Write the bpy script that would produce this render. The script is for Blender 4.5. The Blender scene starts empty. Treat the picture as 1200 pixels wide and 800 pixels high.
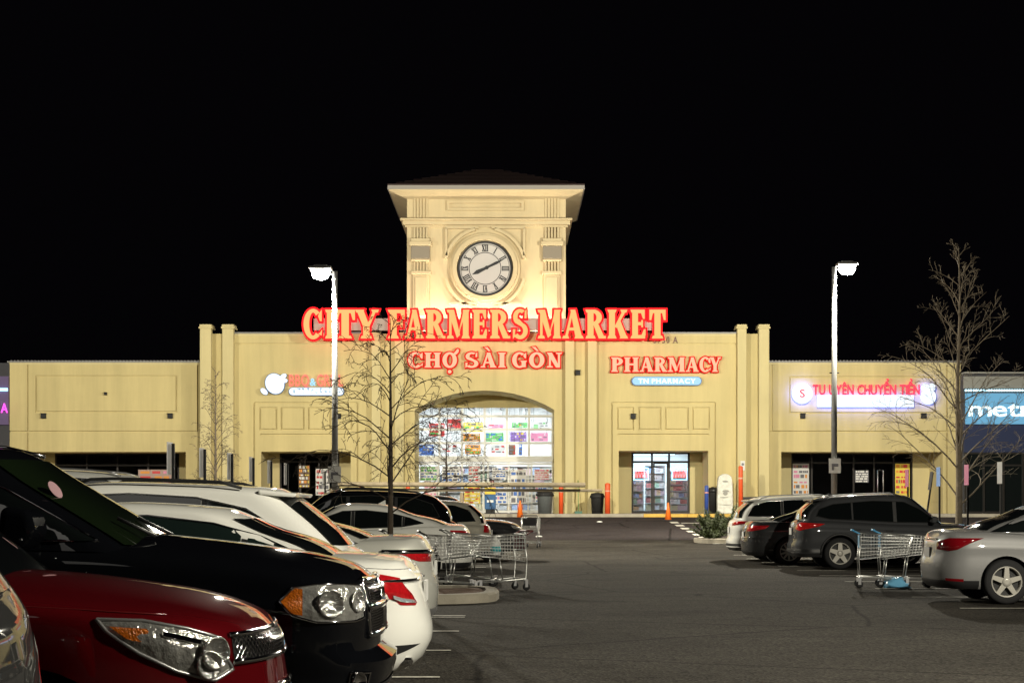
import bpy, bmesh, math, random
from mathutils import Vector, Matrix, noise as mnoise
R = math.radians
SC = bpy.context.scene
COL = SC.collection

# ------------------------------------------------------------------ camera
CAMH = 1.46
cd = bpy.data.cameras.new('camera'); cam = bpy.data.objects.new('camera', cd); COL.objects.link(cam)
cam.location = (0, 0, CAMH); cam.rotation_euler = (R(90), 0, 0)
cd.sensor_width = 36; cd.lens = 60.0; cd.shift_y = 191/1200.0
cd.clip_start = 0.1; cd.clip_end = 3000
SC.camera = cam
# ------------------------------------------------------------------ night sky
w = bpy.data.worlds.new('World'); SC.world = w; w.use_nodes = True
nt = w.node_tree; bg = nt.nodes['Background']
sky = nt.nodes.new('ShaderNodeTexSky'); sky.sky_type = 'NISHITA'; sky.sun_disc = False
sky.sun_elevation = R(-4); sky.sun_rotation = R(200)
tint = nt.nodes.new('ShaderNodeMix'); tint.data_type = 'RGBA'; tint.inputs[0].default_value = 0.96
tint.inputs[7].default_value = (0.009, 0.0075, 0.011, 1)
nt.links.new(sky.outputs[0], tint.inputs[6]); nt.links.new(tint.outputs[2], bg.inputs[0])
bg.inputs[1].default_value = 0.13
# faint sun lamp added as general sky glow
sd = bpy.data.lights.new('sky_glow', 'SUN'); sd.energy = 0.02; sd.angle = R(12); sd.color = (1, .95, .85)
so = bpy.data.objects.new('sky_glow', sd); COL.objects.link(so); so.rotation_euler = (R(50), 0, R(-20))
SC.view_settings.view_transform = 'Standard'; SC.view_settings.look = 'None'
SC.view_settings.exposure = 0.0; SC.view_settings.gamma = 1.0
SC.cycles.use_denoising = True
SC.cycles.max_bounces = 8; SC.cycles.transparent_max_bounces = 12
SC.cycles.sample_clamp_indirect = 6.0
LAMP_W = 14800.0

# ------------------------------------------------------------------ materials
MATS = {}
def mat(name, col=(.5,.5,.5), rough=.5, metal=0., coat=0., var=0., vscale=4., bump=0., bscale=60., emit=None, estr=0., spec=.5, trans=0., alpha=1., ior=1.45):
    if name in MATS: return MATS[name]
    m = bpy.data.materials.new(name); m.use_nodes = True; MATS[name] = m
    n = m.node_tree; b = n.nodes['Principled BSDF']
    b.inputs['Base Color'].default_value = (*col, 1); b.inputs['Roughness'].default_value = rough
    b.inputs['Metallic'].default_value = metal; b.inputs['Coat Weight'].default_value = coat; b.inputs['Coat Roughness'].default_value = .03
    b.inputs['Specular IOR Level'].default_value = spec; b.inputs['IOR'].default_value = ior
    b.inputs['Transmission Weight'].default_value = trans; b.inputs['Alpha'].default_value = alpha
    if emit: b.inputs['Emission Color'].default_value = (*emit, 1); b.inputs['Emission Strength'].default_value = estr
    if var or bump:
        tc = n.nodes.new('ShaderNodeTexCoord')
    if var:
        t = n.nodes.new('ShaderNodeTexNoise'); t.inputs['Scale'].default_value = vscale; t.inputs['Detail'].default_value = 6; t.inputs['Roughness'].default_value = .65
        n.links.new(tc.outputs['Object'], t.inputs['Vector'])
        r = n.nodes.new('ShaderNodeMapRange'); r.inputs[1].default_value = .25; r.inputs[2].default_value = .75
        r.inputs[3].default_value = 1-var; r.inputs[4].default_value = 1+var
        n.links.new(t.outputs['Fac'], r.inputs[0])
        mx = n.nodes.new('ShaderNodeMix'); mx.data_type = 'RGBA'; mx.blend_type = 'MULTIPLY'; mx.inputs[0].default_value = 1
        mx.inputs[6].default_value = (*col, 1); n.links.new(r.outputs[0], mx.inputs[7]); n.links.new(mx.outputs[2], b.inputs['Base Color'])
    if bump:
        t2 = n.nodes.new('ShaderNodeTexNoise'); t2.inputs['Scale'].default_value = bscale; t2.inputs['Detail'].default_value = 4
        n.links.new(tc.outputs['Object'], t2.inputs['Vector'])
        bp = n.nodes.new('ShaderNodeBump'); bp.inputs['Strength'].default_value = bump; bp.inputs['Distance'].default_value = .02
        n.links.new(t2.outputs['Fac'], bp.inputs['Height']); n.links.new(bp.outputs[0], b.inputs['Normal'])
    return m

def asphalt(name, base, streak=.35):
    m = bpy.data.materials.new(name); m.use_nodes = True; n = m.node_tree; b = n.nodes['Principled BSDF']
    tc = n.nodes.new('ShaderNodeTexCoord')
    def nz(scale, detail, sx=1, sy=1):
        mp = n.nodes.new('ShaderNodeMapping'); mp.inputs['Scale'].default_value = (sx, sy, 1)
        t = n.nodes.new('ShaderNodeTexNoise'); t.inputs['Scale'].default_value = scale; t.inputs['Detail'].default_value = detail; t.inputs['Roughness'].default_value = .6
        n.links.new(tc.outputs['Object'], mp.inputs[0]); n.links.new(mp.outputs[0], t.inputs['Vector']); return t
    def rng(src, a, b_, lo, hi):
        r = n.nodes.new('ShaderNodeMapRange'); r.inputs[1].default_value = a; r.inputs[2].default_value = b_; r.inputs[3].default_value = lo; r.inputs[4].default_value = hi
        n.links.new(src, r.inputs[0]); return r.outputs[0]
    def mul(a, b_):
        q = n.nodes.new('ShaderNodeMath'); q.operation = 'MULTIPLY'; n.links.new(a, q.inputs[0]); n.links.new(b_, q.inputs[1]); return q.outputs[0]
    big = rng(nz(.30, 6, .7, 1).outputs['Fac'], .3, .7, 1-streak, 1+streak)
    oil = rng(nz(.55, 4, .6, 1.1).outputs['Fac'], .54, .68, 1, .6)
    gr = n.nodes.new('ShaderNodeTexVoronoi'); gr.inputs['Scale'].default_value = 38; n.links.new(tc.outputs['Object'], gr.inputs['Vector'])
    fine = rng(gr.outputs['Color'], .0, 1.0, .3, 1.8)
    mpn = n.nodes.new('ShaderNodeTexNoise'); mpn.inputs['Scale'].default_value = .6; mpn.inputs['Detail'].default_value = 5; n.links.new(tc.outputs['Object'], mpn.inputs['Vector'])
    wv = n.nodes.new('ShaderNodeMix'); wv.data_type = 'VECTOR'; wv.inputs[0].default_value = .18; n.links.new(tc.outputs['Object'], wv.inputs[4]); n.links.new(mpn.outputs['Color'], wv.inputs[5])
    cr = n.nodes.new('ShaderNodeTexVoronoi'); cr.feature = 'DISTANCE_TO_EDGE'; cr.inputs['Scale'].default_value = .22; n.links.new(wv.outputs[1], cr.inputs['Vector'])
    crack = rng(cr.outputs['Distance'], .002, .008, .4, 1.0)
    spot = rng(nz(2.2, 2).outputs['Fac'], .66, .74, 1, .45)
    f = mul(mul(mul(big, oil), fine), mul(crack, spot))
    mx = n.nodes.new('ShaderNodeMix'); mx.data_type = 'RGBA'; mx.blend_type = 'MULTIPLY'; mx.inputs[0].default_value = 1
    mx.inputs[6].default_value = (*base, 1); n.links.new(f, mx.inputs[7]); n.links.new(mx.outputs[2], b.inputs['Base Color'])
    b.inputs['Specular IOR Level'].default_value = .05
    b.inputs['Roughness'].default_value = .95
    bp = n.nodes.new('ShaderNodeBump'); bp.inputs['Strength'].default_value = .9; bp.inputs['Distance'].default_value = .012
    n.links.new(gr.outputs['Distance'], bp.inputs['Height']); n.links.new(bp.outputs[0], b.inputs['Normal'])
    return m

def stucco(name, base, streaks=.12):
    m = bpy.data.materials.new(name); m.use_nodes = True; n = m.node_tree; b = n.nodes['Principled BSDF']
    tc = n.nodes.new('ShaderNodeTexCoord')
    def nz(scale, s, detail=5):
        mp = n.nodes.new('ShaderNodeMapping'); mp.inputs['Scale'].default_value = s
        t = n.nodes.new('ShaderNodeTexNoise'); t.inputs['Scale'].default_value = scale; t.inputs['Detail'].default_value = detail; t.inputs['Roughness'].default_value = .65
        n.links.new(tc.outputs['Object'], mp.inputs[0]); n.links.new(mp.outputs[0], t.inputs['Vector'])
        return t.outputs['Fac']
    def rng(src, a, b_, lo, hi):
        r = n.nodes.new('ShaderNodeMapRange'); r.inputs[1].default_value = a; r.inputs[2].default_value = b_; r.inputs[3].default_value = lo; r.inputs[4].default_value = hi
        n.links.new(src, r.inputs[0]); return r.outputs[0]
    a = rng(nz(1.0, (1.6, 1, .12)), .3, .75, 1+streaks*.6, 1-streaks)
    c = rng(nz(.3, (1, 1, 1)), .3, .7, .93, 1.06)
    q = n.nodes.new('ShaderNodeMath'); q.operation = 'MULTIPLY'; n.links.new(a, q.inputs[0]); n.links.new(c, q.inputs[1])
    mx = n.nodes.new('ShaderNodeMix'); mx.data_type = 'RGBA'; mx.blend_type = 'MULTIPLY'; mx.inputs[0].default_value = 1
    mx.inputs[6].default_value = (*base, 1); n.links.new(q.outputs[0], mx.inputs[7]); n.links.new(mx.outputs[2], b.inputs['Base Color'])
    b.inputs['Roughness'].default_value = .85
    bp = n.nodes.new('ShaderNodeBump'); bp.inputs['Strength'].default_value = .35; bp.inputs['Distance'].default_value = .01
    n.links.new(nz(28, (1, 1, 1), 3), bp.inputs['Height']); n.links.new(bp.outputs[0], b.inputs['Normal'])
    return m

WALL = stucco('yellow_stucco', (.51, .425, .20), .17); TRIM = stucco('yellow_trim', (.53, .455, .235), .10)
TOWER = stucco('cream_stucco', (.58, .48, .29), .08)
ASPH = asphalt('asphalt', (.043, .039, .033)); ASPH2 = asphalt('lane_asphalt', (.040, .034, .034), .2)
CONC = mat('concrete', (.33,.30,.24), .9, var=.25, vscale=2.5, bump=.3, bscale=40)
SIDEW = mat('sidewalk', (.26,.22,.19), .9, var=.25, vscale=1.2, bump=.3, bscale=30)
PAINTW = mat('white_road_paint', (.55,.53,.47), .8, var=.4, vscale=9)
PAINTY = mat('yellow_road_paint', (.6,.38,.08), .8, var=.3, vscale=5)
COPING = mat('grey_metal_coping', (.16,.155,.15), .5, .3)
DARKM = mat('dark_metal', (.02,.02,.02), .4, .3); BLACK = mat('matt_black', (.012,.012,.012), .7)
STEEL = mat('galvanised_steel', (.45,.45,.46), .38, .8, var=.15, vscale=6)
POLEM = mat('pole_aluminium', (.17,.17,.165), .5, .3, var=.15)
CHROME = mat('chrome', (.8,.8,.82), .08, 1.0); WIRE = mat('cart_wire', (.62,.62,.60), .3, .85)
RUBBER = mat('tyre_rubber', (.015,.015,.016), .8, bump=.3, bscale=80)
RIM = mat('alloy_rim', (.5,.48,.43), .35, .15, coat=.5); RIMBACK = mat('rim_back_metal', (.04,.04,.04), .6, .4)  # rim back is a darker metal disc behind the spokes
GLASSD = mat('tinted_glass', (.006,.008,.008), .03, 0, coat=1., spec=.8)
GLASSG = mat('green_windscreen', (.009,.017,.006), .03, 0, coat=1., spec=.8)
PLAST = mat('black_plastic', (.02,.02,.021), .45); PLASTG = mat('grey_plastic', (.07,.07,.072), .5)
REDL = mat('red_lens', (.42,.008,.012), .08, 0, coat=1., var=.35, vscale=30)
REDD = mat('dark_red_lens', (.2,.004,.008), .08, 0, coat=1.)
WHTL = mat('clear_lens', (.75,.75,.78), .06, .6, coat=1., bump=.6, bscale=70)
HEADL = mat('headlamp_reflector', (.52,.52,.49), .16, .6, coat=1., bump=1., bscale=17, var=.4, vscale=14)
AMBER = mat('amber_lens', (.62,.15,.01), .15, 0, coat=1., bump=.5, bscale=90)
PLATE = mat('number_plate', (.6,.6,.58), .5)
BARK = mat('bark', (.05,.038,.026), .9, var=.4, vscale=8, bump=.6, bscale=30)
BARKL = mat('pale_bark', (.22,.18,.13), .9, var=.4, vscale=8, bump=.6, bscale=30)
MULCH = mat('mulch', (.12,.06,.03), 1., var=.5, vscale=20, bump=1., bscale=30)
LEAF = mat('juniper_leaf', (.055,.075,.022), .7, var=.4, vscale=5)
ORANGE = mat('orange_paint', (.7,.09,.02), .5, var=.1); BLUEP = mat('blue_paint', (.03,.07,.3), .5)
BINGREY = mat('bin_grey', (.09,.1,.1), .6)

# ------------------------------------------------------------------ mesh helpers
class MB:
    def __init__(s): s.v = []; s.f = []; s.m = []; s.sm = []
    def add(s, vs, fs, mi=0, smooth=False):
        o = len(s.v); s.v += [tuple(x) for x in vs]; s.f += [tuple(i+o for i in f) for f in fs]
        s.m += [mi]*len(fs); s.sm += [smooth]*len(fs); return s
    def box(s, x0, x1, y0, y1, z0, z1, mi=0):
        return s.add([(x0,y0,z0),(x1,y0,z0),(x1,y1,z0),(x0,y1,z0),(x0,y0,z1),(x1,y0,z1),(x1,y1,z1),(x0,y1,z1)],
                     [(0,3,2,1),(4,5,6,7),(0,1,5,4),(1,2,6,5),(2,3,7,6),(3,0,4,7)], mi)
    def cbox(s, c, d, mi=0): return s.box(c[0]-d[0]/2, c[0]+d[0]/2, c[1]-d[1]/2, c[1]+d[1]/2, c[2]-d[2]/2, c[2]+d[2]/2, mi)
    def tube(s, pts, rad, n=6, mi=0, cap=True, smooth=True):
        pts = [Vector(p) for p in pts]; k = len(pts)
        rs = rad if isinstance(rad, (list, tuple)) else [rad]*k
        vs = []; fs = []
        prev = None
        for i, p in enumerate(pts):
            d = (pts[min(i+1,k-1)]-pts[max(i-1,0)])
            if d.length < 1e-9: d = Vector((0,0,1))
            d.normalize()
            if prev is None:
                a = d.cross(Vector((0,0,1)) if abs(d.z) < .9 else Vector((1,0,0))).normalized()
            else:
                a = prev - d*prev.dot(d); a = a.normalized() if a.length > 1e-6 else d.orthogonal().normalized()
            prev = a; b = d.cross(a)
            for j in range(n):
                t = 2*math.pi*j/n; vs.append(p + (a*math.cos(t)+b*math.sin(t))*rs[i])
        for i in range(k-1):
            for j in range(n): fs.append((i*n+j, i*n+(j+1)%n, (i+1)*n+(j+1)%n, (i+1)*n+j))
        if cap: fs.append(tuple(range(n-1,-1,-1))); fs.append(tuple((k-1)*n+j for j in range(n)))
        return s.add(vs, fs, mi, smooth)
    def lathe(s, prof, c=(0,0,0), n=20, axis='z', mi=0, smooth=True, caps=True):
        vs = []; fs = []
        for (r, h) in prof:
            for j in range(n):
                t = 2*math.pi*j/n; a, b = r*math.cos(t), r*math.sin(t)
                p = (a,b,h) if axis == 'z' else ((a,h,b) if axis == 'y' else (h,a,b))
                vs.append((c[0]+p[0], c[1]+p[1], c[2]+p[2]))
        for i in range(len(prof)-1):
            for j in range(n): fs.append((i*n+j, i*n+(j+1)%n, (i+1)*n+(j+1)%n, (i+1)*n+j))
        s.add(vs, fs, mi, smooth)
        if caps:
            k = len(prof)-1; s.add([vs[j] for j in range(n-1,-1,-1)]+[vs[k*n+j] for j in range(n)], [tuple(range(n)), tuple(range(n,2*n))], mi, False)
        return s
    def prism(s, poly, y0, y1, mi=0):
        k = len(poly)
        vs = [(x,y0,z) for x,z in poly]+[(x,y1,z) for x,z in poly]
        fs = [tuple(range(k)), tuple(range(2*k-1,k-1,-1))]+[(i,i+k,(i+1)%k+k,(i+1)%k) for i in range(k)]
        return s.add(vs, fs, mi)
    def grid(s, P, nu, nv, mi=0, smooth=True):
        vs = [P(i/nu, j/nv) for i in range(nu+1) for j in range(nv+1)]
        fs = [(i*(nv+1)+j, (i+1)*(nv+1)+j, (i+1)*(nv+1)+j+1, i*(nv+1)+j+1) for i in range(nu) for j in range(nv)]
        return s.add(vs, fs, mi, smooth)
    def mesh(s, name, mats, fix=False):
        me = bpy.data.meshes.new(name); me.from_pydata(s.v, [], s.f)
        for m in (mats if isinstance(mats, (list, tuple)) else [mats]): me.materials.append(m)
        me.polygons.foreach_set('material_index', s.m); me.polygons.foreach_set('use_smooth', s.sm)
        me.update()
        if fix:
            bm = bmesh.new(); bm.from_mesh(me); bmesh.ops.remove_doubles(bm, verts=bm.verts, dist=1e-5)
            bmesh.ops.recalc_face_normals(bm, faces=bm.faces); bm.to_mesh(me); bm.free()
        return me
    def build(s, name, mats, parent=None, fix=True, kind=None):
        o = bpy.data.objects.new(name, s.mesh(name, mats, fix)); COL.objects.link(o)
        if parent is not None: o.parent = parent
        if kind: o['kind'] = kind
        return o
def link(name, me, parent=None):
    o = bpy.data.objects.new(name, me); COL.objects.link(o)
    if parent is not None: o.parent = parent
    return o
def tag(o, label, cat, group=None):
    o['label'] = label; o['category'] = cat
    if group: o['group'] = group
    return o
def thing(name, label, cat, loc=(0,0,0), rz=0., group=None):
    o = bpy.data.objects.new(name, None); COL.objects.link(o); o.location = loc; o.rotation_euler = (0,0,rz)
    return tag(o, label, cat, group)
def struct(o): o['kind'] = 'structure'; return o
def bevel(o, wdt=.01, seg=2):
    m = o.modifiers.new('bevel', 'BEVEL'); m.width = wdt; m.segments = seg; m.limit_method = 'ANGLE'; m.angle_limit = R(40); return o
def interp(tab, x):
    if x <= tab[0][0]: return tab[0][1]
    for (a, b), (c, d) in zip(tab, tab[1:]):
        if x <= c: return b+(d-b)*(x-a)/(c-a) if c > a else d
    return tab[-1][1]
def sinterp(tab, x):   # smooth (catmull-rom) interpolation
    if x <= tab[0][0]: return tab[0][1]
    if x >= tab[-1][0]: return tab[-1][1]
    k = len(tab)
    for i in range(k-1):
        x0, y0 = tab[i]; x1, y1 = tab[i+1]
        if x <= x1:
            h = x1-x0; t = (x-x0)/h
            m0 = (y1-y0)/h if i == 0 else .5*((y1-y0)/h+(y0-tab[i-1][1])/(x0-tab[i-1][0]))
            m1 = (y1-y0)/h if i == k-2 else .5*((y1-y0)/h+(tab[i+2][1]-y1)/(tab[i+2][0]-x1))
            return (2*t**3-3*t*t+1)*y0+(t**3-2*t*t+t)*h*m0+(-2*t**3+3*t*t)*y1+(t**3-t*t)*h*m1

# ------------------------------------------------------------------ ground
def zg(d):
    if d < 45: return 0.
    return 0.93*(min(d-45, 29)/29.)**1.75
ys = [-60,-20,0]+[2.*i for i in range(1,23)]+[45+1.*i for i in range(0,30)]+[80,120,200,600]
xs = [-400,-120,-60,-30,-15,0,15,30,60,120,400]
b = MB()
b.add([(x,y,zg(y)) for y in ys for x in xs], [(j*len(xs)+i, j*len(xs)+i+1, (j+1)*len(xs)+i+1, (j+1)*len(xs)+i) for j in range(len(ys)-1) for i in range(len(xs)-1)], 0, True)
lot = struct(b.build('parking_lot', ASPH))
b = MB(); lys = [58.5+i for i in range(16)]
b.add([(x,y,zg(y)+.004) for y in lys for x in (-60,60)], [(j*2,j*2+1,j*2+3,j*2+2) for j in range(15)])
struct(b.build('fire_lane', ASPH2))
def flat_line(x0,x1,y0,y1,m=PAINTW,h=.008,n=1):
    q = MB()
    for k in range(n):
        a, c = y0+(y1-y0)*k/n, y0+(y1-y0)*(k+1)/n
        q.add([(x0,a,zg(a)+h),(x1,a,zg(a)+h),(x1,c,zg(c)+h),(x0,c,zg(c)+h)], [(0,1,2,3)])
    return q.build('parking_line', m, lot, fix=False)
for d in (3.9, 6.5, 9.15, 11.8, 14.42, 17.06, 19.66, 22.1, 22.4): flat_line(-5.5, -.61, d-.05, d+.05)
for d in (31.6, 34.3, 37.0, 39.7, 42.4, 45.1, 47.8): flat_line(-5.5, -.61, d-.05, d+.05)
for d in (24., 26.9, 29.6, 32.3, 35., 37.7, 40.4, 43.1, 45.8, 48.5): flat_line(6.3, 11.1, d-.05, d+.05)
for k in range(7): flat_line(6.62-.02*k, 6.95-.02*k, 57.5+2*k, 58.5+2*k, h=.012)
flat_line(6.9, 8.6, 69.5, 69.8, h=.012); flat_line(6.6, 8., 56.0, 56.35, h=.012)
# small litter on the asphalt
for i,(x,y) in enumerate(((3.6,70.2),(.95,60.4))):
    q = MB(); q.lathe([(.10,0),(.13,.02),(.1,.045),(.02,.06)], (x,y,zg(y)+.004), 9); tag(q.build('litter', mat('white_litter',(.7,.7,.66),.7)), ['small white crumpled paper cup on asphalt near orange bollard','tiny pale wrapper on asphalt near the far trolley'][i], 'litter')

# sidewalk with kerb
SWZ = 1.06
b = MB(); b.box(-60,60,74.0,90,.6,SWZ); sw = struct(b.build('sidewalk', SIDEW)); bevel(sw,.03)
for i in range(-15,16):
    q = MB(); q.box(i*1.9+.006, i*1.9+1.894, 73.85, 73.995, .6, SWZ+.004)
    yel = 6.2 < i*1.9+.9 < 9.4 or i*1.9 > 26
    q.build('kerb_stone', PAINTY if yel else CONC, sw)

def island(name, cx, cy, rx, ry, label):
    zb = zg(cy)
    n = 28; out = [(cx+rx*math.copysign(abs(math.cos(2*math.pi*k/n))**.55, math.cos(2*math.pi*k/n)), cy+ry*math.copysign(abs(math.sin(2*math.pi*k/n))**.55, math.sin(2*math.pi*k/n))) for k in range(n)]
    q = MB(); inn = [(cx+(x-cx)*(1-.2/rx), cy+(y-cy)*(1-.2/ry)) for x,y in out]
    vs = [(x,y,zb-.05) for x,y in out]+[(x,y,zb+.11) for x,y in out]+[(cx+(x-cx)*(1-.03/rx),cy+(y-cy)*(1-.03/ry),zb+.14) for x,y in out]+[(x,y,zb+.14) for x,y in inn]+[(x,y,zb+.06) for x,y in inn]
    fs = []
    for l in range(4):
        for k in range(n): fs.append((l*n+k, l*n+(k+1)%n, (l+1)*n+(k+1)%n, (l+1)*n+k))
    q.add(vs, fs, 0, False); k = struct(q.build(name, CONC))
    q = MB()
    def hh(x,y): return zb+.10+.05*mnoise.noise(Vector((x*1.3,y*1.3,0)))
    vs = [(cx,cy,zb+.17)]
    for f in (.35,.7,1.):
        for x,y in inn: X,Y = cx+(x-cx)*f, cy+(y-cy)*f; vs.append((X,Y,hh(X,Y)))
    fs = [(0,1+k_,1+(k_+1)%n) for k_ in range(n)]
    for l in range(2):
        for k_ in range(n): fs.append((1+l*n+k_, 1+l*n+(k_+1)%n, 1+(l+1)*n+(k_+1)%n, 1+(l+1)*n+k_))
    q.add(vs, fs, 0, True); q.build('mulch_bed', MULCH, k)
    return k
island('planting_island', -2.9, 26.6, 2.7, 1.7, '')
island('planting_island', 9.0, 57.2, 2.9, 1.2, '')

# ------------------------------------------------------------------ building
D0 = 77.0; SF = 2000/D0
def FX(px): return (px-600)/SF
def FZ(py): return CAMH+(591-py)/SF
bld = thing('market_building', 'long yellow stucco shopping building with clock tower and arched entrance', 'building', (0,0,0))

def skin(b, x0, x1, z0, z1, voids, yf, th, mi=0):
    """wall skin with rectangular openings / reveal joints; solid cells only get outer faces"""
    cx = sorted({x0,x1}|{v for r in voids for v in r[:2] if x0 < v < x1}); cz = sorted({z0,z1}|{v for r in voids for v in r[2:] if z0 < v < z1})
    nx, nz = len(cx)-1, len(cz)-1
    sol = [[not any(r[0]-1e-6 <= (cx[i]+cx[i+1])/2 <= r[1]+1e-6 and r[2]-1e-6 <= (cz[j]+cz[j+1])/2 <= r[3]+1e-6 for r in voids) for j in range(nz)] for i in range(nx)]
    S = lambda i,j: 0 <= i < nx and 0 <= j < nz and sol[i][j]
    for i in range(nx):
        for j in range(nz):
            if not sol[i][j]: continue
            a, c, e, g = cx[i], cx[i+1], cz[j], cz[j+1]; yb = yf+th
            b.add([(a,yf,e),(c,yf,e),(c,yf,g),(a,yf,g)], [(0,1,2,3)], mi)
            if not S(i-1,j): b.add([(a,yf,e),(a,yf,g),(a,yb,g),(a,yb,e)], [(0,1,2,3)], mi)
            if not S(i+1,j): b.add([(c,yf,e),(c,yb,e),(c,yb,g),(c,yf,g)], [(0,1,2,3)], mi)
            if not S(i,j-1): b.add([(a,yf,e),(a,yb,e),(c,yb,e),(c,yf,e)], [(0,1,2,3)], mi)
            if not S(i,j+1): b.add([(a,yf,g),(c,yf,g),(c,yb,g),(a,yb,g)], [(0,1,2,3)], mi)
G = .036
def hgroove(x0,x1,py): z = FZ(py); return (x0,x1,z-G,z+G)
def vgroove(px,z0,z1): x = FX(px); return (x-G,x+G,z0,z1)
def rgroove(pa,pb,ya,yb):
    x0,x1,z0,z1 = FX(pa),FX(pb),FZ(yb),FZ(ya)
    return [(x0-G,x1+G,z1-G,z1+G),(x0-G,x1+G,z0-G,z0+G),(x0-G,x0+G,z0,z1),(x1-G,x1+G,z0,z1)]
ZB = SWZ-.02
# --- openings (px): name -> (x0,x1,ytop)
OPN = {'left': (32,216,529), 'bbq': (306,411,529), 'pharm': (725,830,528), 'right': (917,1107,529)}
def orect(k): a,c,t = OPN[k]; return (FX(a),FX(c),ZB-.1,FZ(t))
CR = (FX(486),FX(649.5),ZB-.1,FZ(457.5))   # arch bounding box
# main block skin
vo = [orect('bbq'), orect('pharm'), CR]
for mx in (lambda p: p, lambda p: 1136-p):
    a = lambda p,q: (min(mx(p),mx(q)),max(mx(p),mx(q)))
    vo += [hgroove(FX(a(700,862)[0]),FX(a(700,862)[1]),403)]
    vo += rgroove(*a(724,742),478,503)+rgroove(*a(749,774),478,503)+rgroove(*a(780,806),478,503)+rgroove(*a(812,831),478,503)
    vo += [hgroove(FX(a(724,831)[0]),FX(a(724,831)[1]),509)]
    vo += [hgroove(FX(a(717,838)[0]),FX(a(717,838)[1]),472), vgroove(mx(717),ZB,FZ(472)), vgroove(mx(838),ZB,FZ(472))]
b = MB(); skin(b, FX(236), FX(900), ZB, FZ(391), vo, D0, .09)
skin(b, FX(236), FX(900), ZB, FZ(391), [orect('bbq'),orect('pharm'),CR], D0+.09, .36)
# spandrels of the segmental arch
xa, xb, _, zc = CR; zs_ = FZ(480); xm = (xa+xb)/2; hw = (xb-xa)/2; rise = zc-zs_; rad = (hw*hw+rise*rise)/(2*rise)
def arcz(x): return zc-rad+math.sqrt(max(rad*rad-(x-xm)**2, 0))
NA = 36
for k in range(NA):
    p, q = xa+(xb-xa)*k/NA, xa+(xb-xa)*(k+1)/NA
    b.add([(p,D0,arcz(p)),(q,D0,arcz(q)),(q,D0,zc),(p,D0,zc)], [(0,1,2,3)])
    b.add([(p,D0,arcz(p)),(p,D0+3.4,arcz(p)),(q,D0+3.4,arcz(q)),(q,D0,arcz(q))], [(0,1,2,3)], 0, True)
b.build('wall', WALL, bld, fix=False)
# wings
def wing(k, pa, pb, ptop, panel, extra):
    yf = D0+.35
    vo = [orect(k), hgroove(FX(pa),FX(pb),505)]+rgroove(*panel)+extra
    b = MB(); skin(b, FX(pa), FX(pb), ZB, FZ(ptop), vo, yf, .09)
    skin(b, FX(pa), FX(pb), ZB, FZ(ptop), [orect(k)], yf+.09, .36)
    b.build('wing_wall', WALL, bld, fix=False)
wing('left', 8, 236, 424, (40,205,440,482), [vgroove(30,ZB,FZ(424)), vgroove(230,FZ(505),FZ(424))])
wing('right', 900, 1128, 424, (927,1098,441,483), [vgroove(906,FZ(505),FZ(424)), vgroove(1112,ZB,FZ(424))])
# return walls so that the block has depth
b = MB()
for (pa, pb, pt, y0) in ((8,236,424,D0+.8),(900,1128,424,D0+.8)):
    b.box(FX(pa)+.01, FX(pb)-.01, 92, 92.3, ZB, FZ(pt)-.02)
    b.box(FX(pa)+.01, FX(pa)+.35, y0, 92, ZB, FZ(pt)-.02); b.box(FX(pb)-.35, FX(pb)-.01, y0, 92, ZB, FZ(pt)-.02)
    b.box(FX(pa)+.36, FX(pb)-.36, y0, 91.9, FZ(pt)-.6, FZ(pt)-.4)
b.box(FX(236)+.01, FX(236)+.35, D0+.5, 96, ZB, FZ(391)-.02); b.box(FX(900)-.35, FX(900)-.01, D0+.5, 96, ZB, FZ(391)-.02)
b.box(FX(236)+.4, FX(900)-.4, 95.6, 96, ZB, FZ(391)-.02); b.box(FX(236)+.36, FX(900)-.36, D0+.5, 95.5, FZ(391)-.7, FZ(391)-.5)
b.build('rear_wall', WALL, bld)
# copings
def coping(pa,pb,py,y0,y1,ov=.07):
    q = MB(); q.box(FX(pa)-ov, FX(pb)+ov, y0-ov, y1+ov, FZ(py), FZ(py)+.07); q.box(FX(pa)-ov*.4, FX(pb)+ov*.4, y0-ov*.4, y1+ov*.4, FZ(py)-.1, FZ(py)-.003, 1)
    q.build('coping', [COPING, TRIM], bld)
coping(8,235.5,424,D0+.35,D0+.8); coping(900.5,1128,424,D0+.35,D0+.8)
coping(276,436,391,D0,D0+.45); coping(700,862,391,D0,D0+.45); coping(475,661,390,D0,D0+.45)
# standing-seam studs along the wing copings
q = MB()
for pa, pb in ((10,234),(902,1126)):
    for k in range(int((pb-pa)/4)): x = FX(pa+4*k); q.box(x, x+.05, D0+.32, D0+.5, FZ(424)+.072, FZ(424)+.11)
o = q.build('coping_cleats', COPING, bld); o['kind'] = 'stuff'
# pilasters
def pil(pa,pb,ptop,pro=.38,cap=True):
    q = MB(); q.box(FX(pa),FX(pb),D0-pro,D0-.002,ZB,FZ(ptop)-.15)
    q.box(FX(pa)-.05,FX(pb)+.05,D0-pro-.05,D0+.5,FZ(ptop)-.15,FZ(ptop)-.06); q.box(FX(pa)-.02,FX(pb)+.02,D0-pro-.02,D0+.47,FZ(ptop)-.06,FZ(ptop)+.04)
    q.box(FX(pa)-.03,FX(pb)+.03,D0-pro-.03,D0-.002,ZB,ZB+.5)
    bevel(q.build('pilaster', TRIM, bld, fix=False),.015,1)
for a, c, t in ((236,249,382),(262,275,382),(863,873.5,382),(888,900,382)): pil(a,c,t)
for a, c in ((436,446.5),(463,474),(662,672.5),(688.5,699)): pil(a,c,391,.3)
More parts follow.
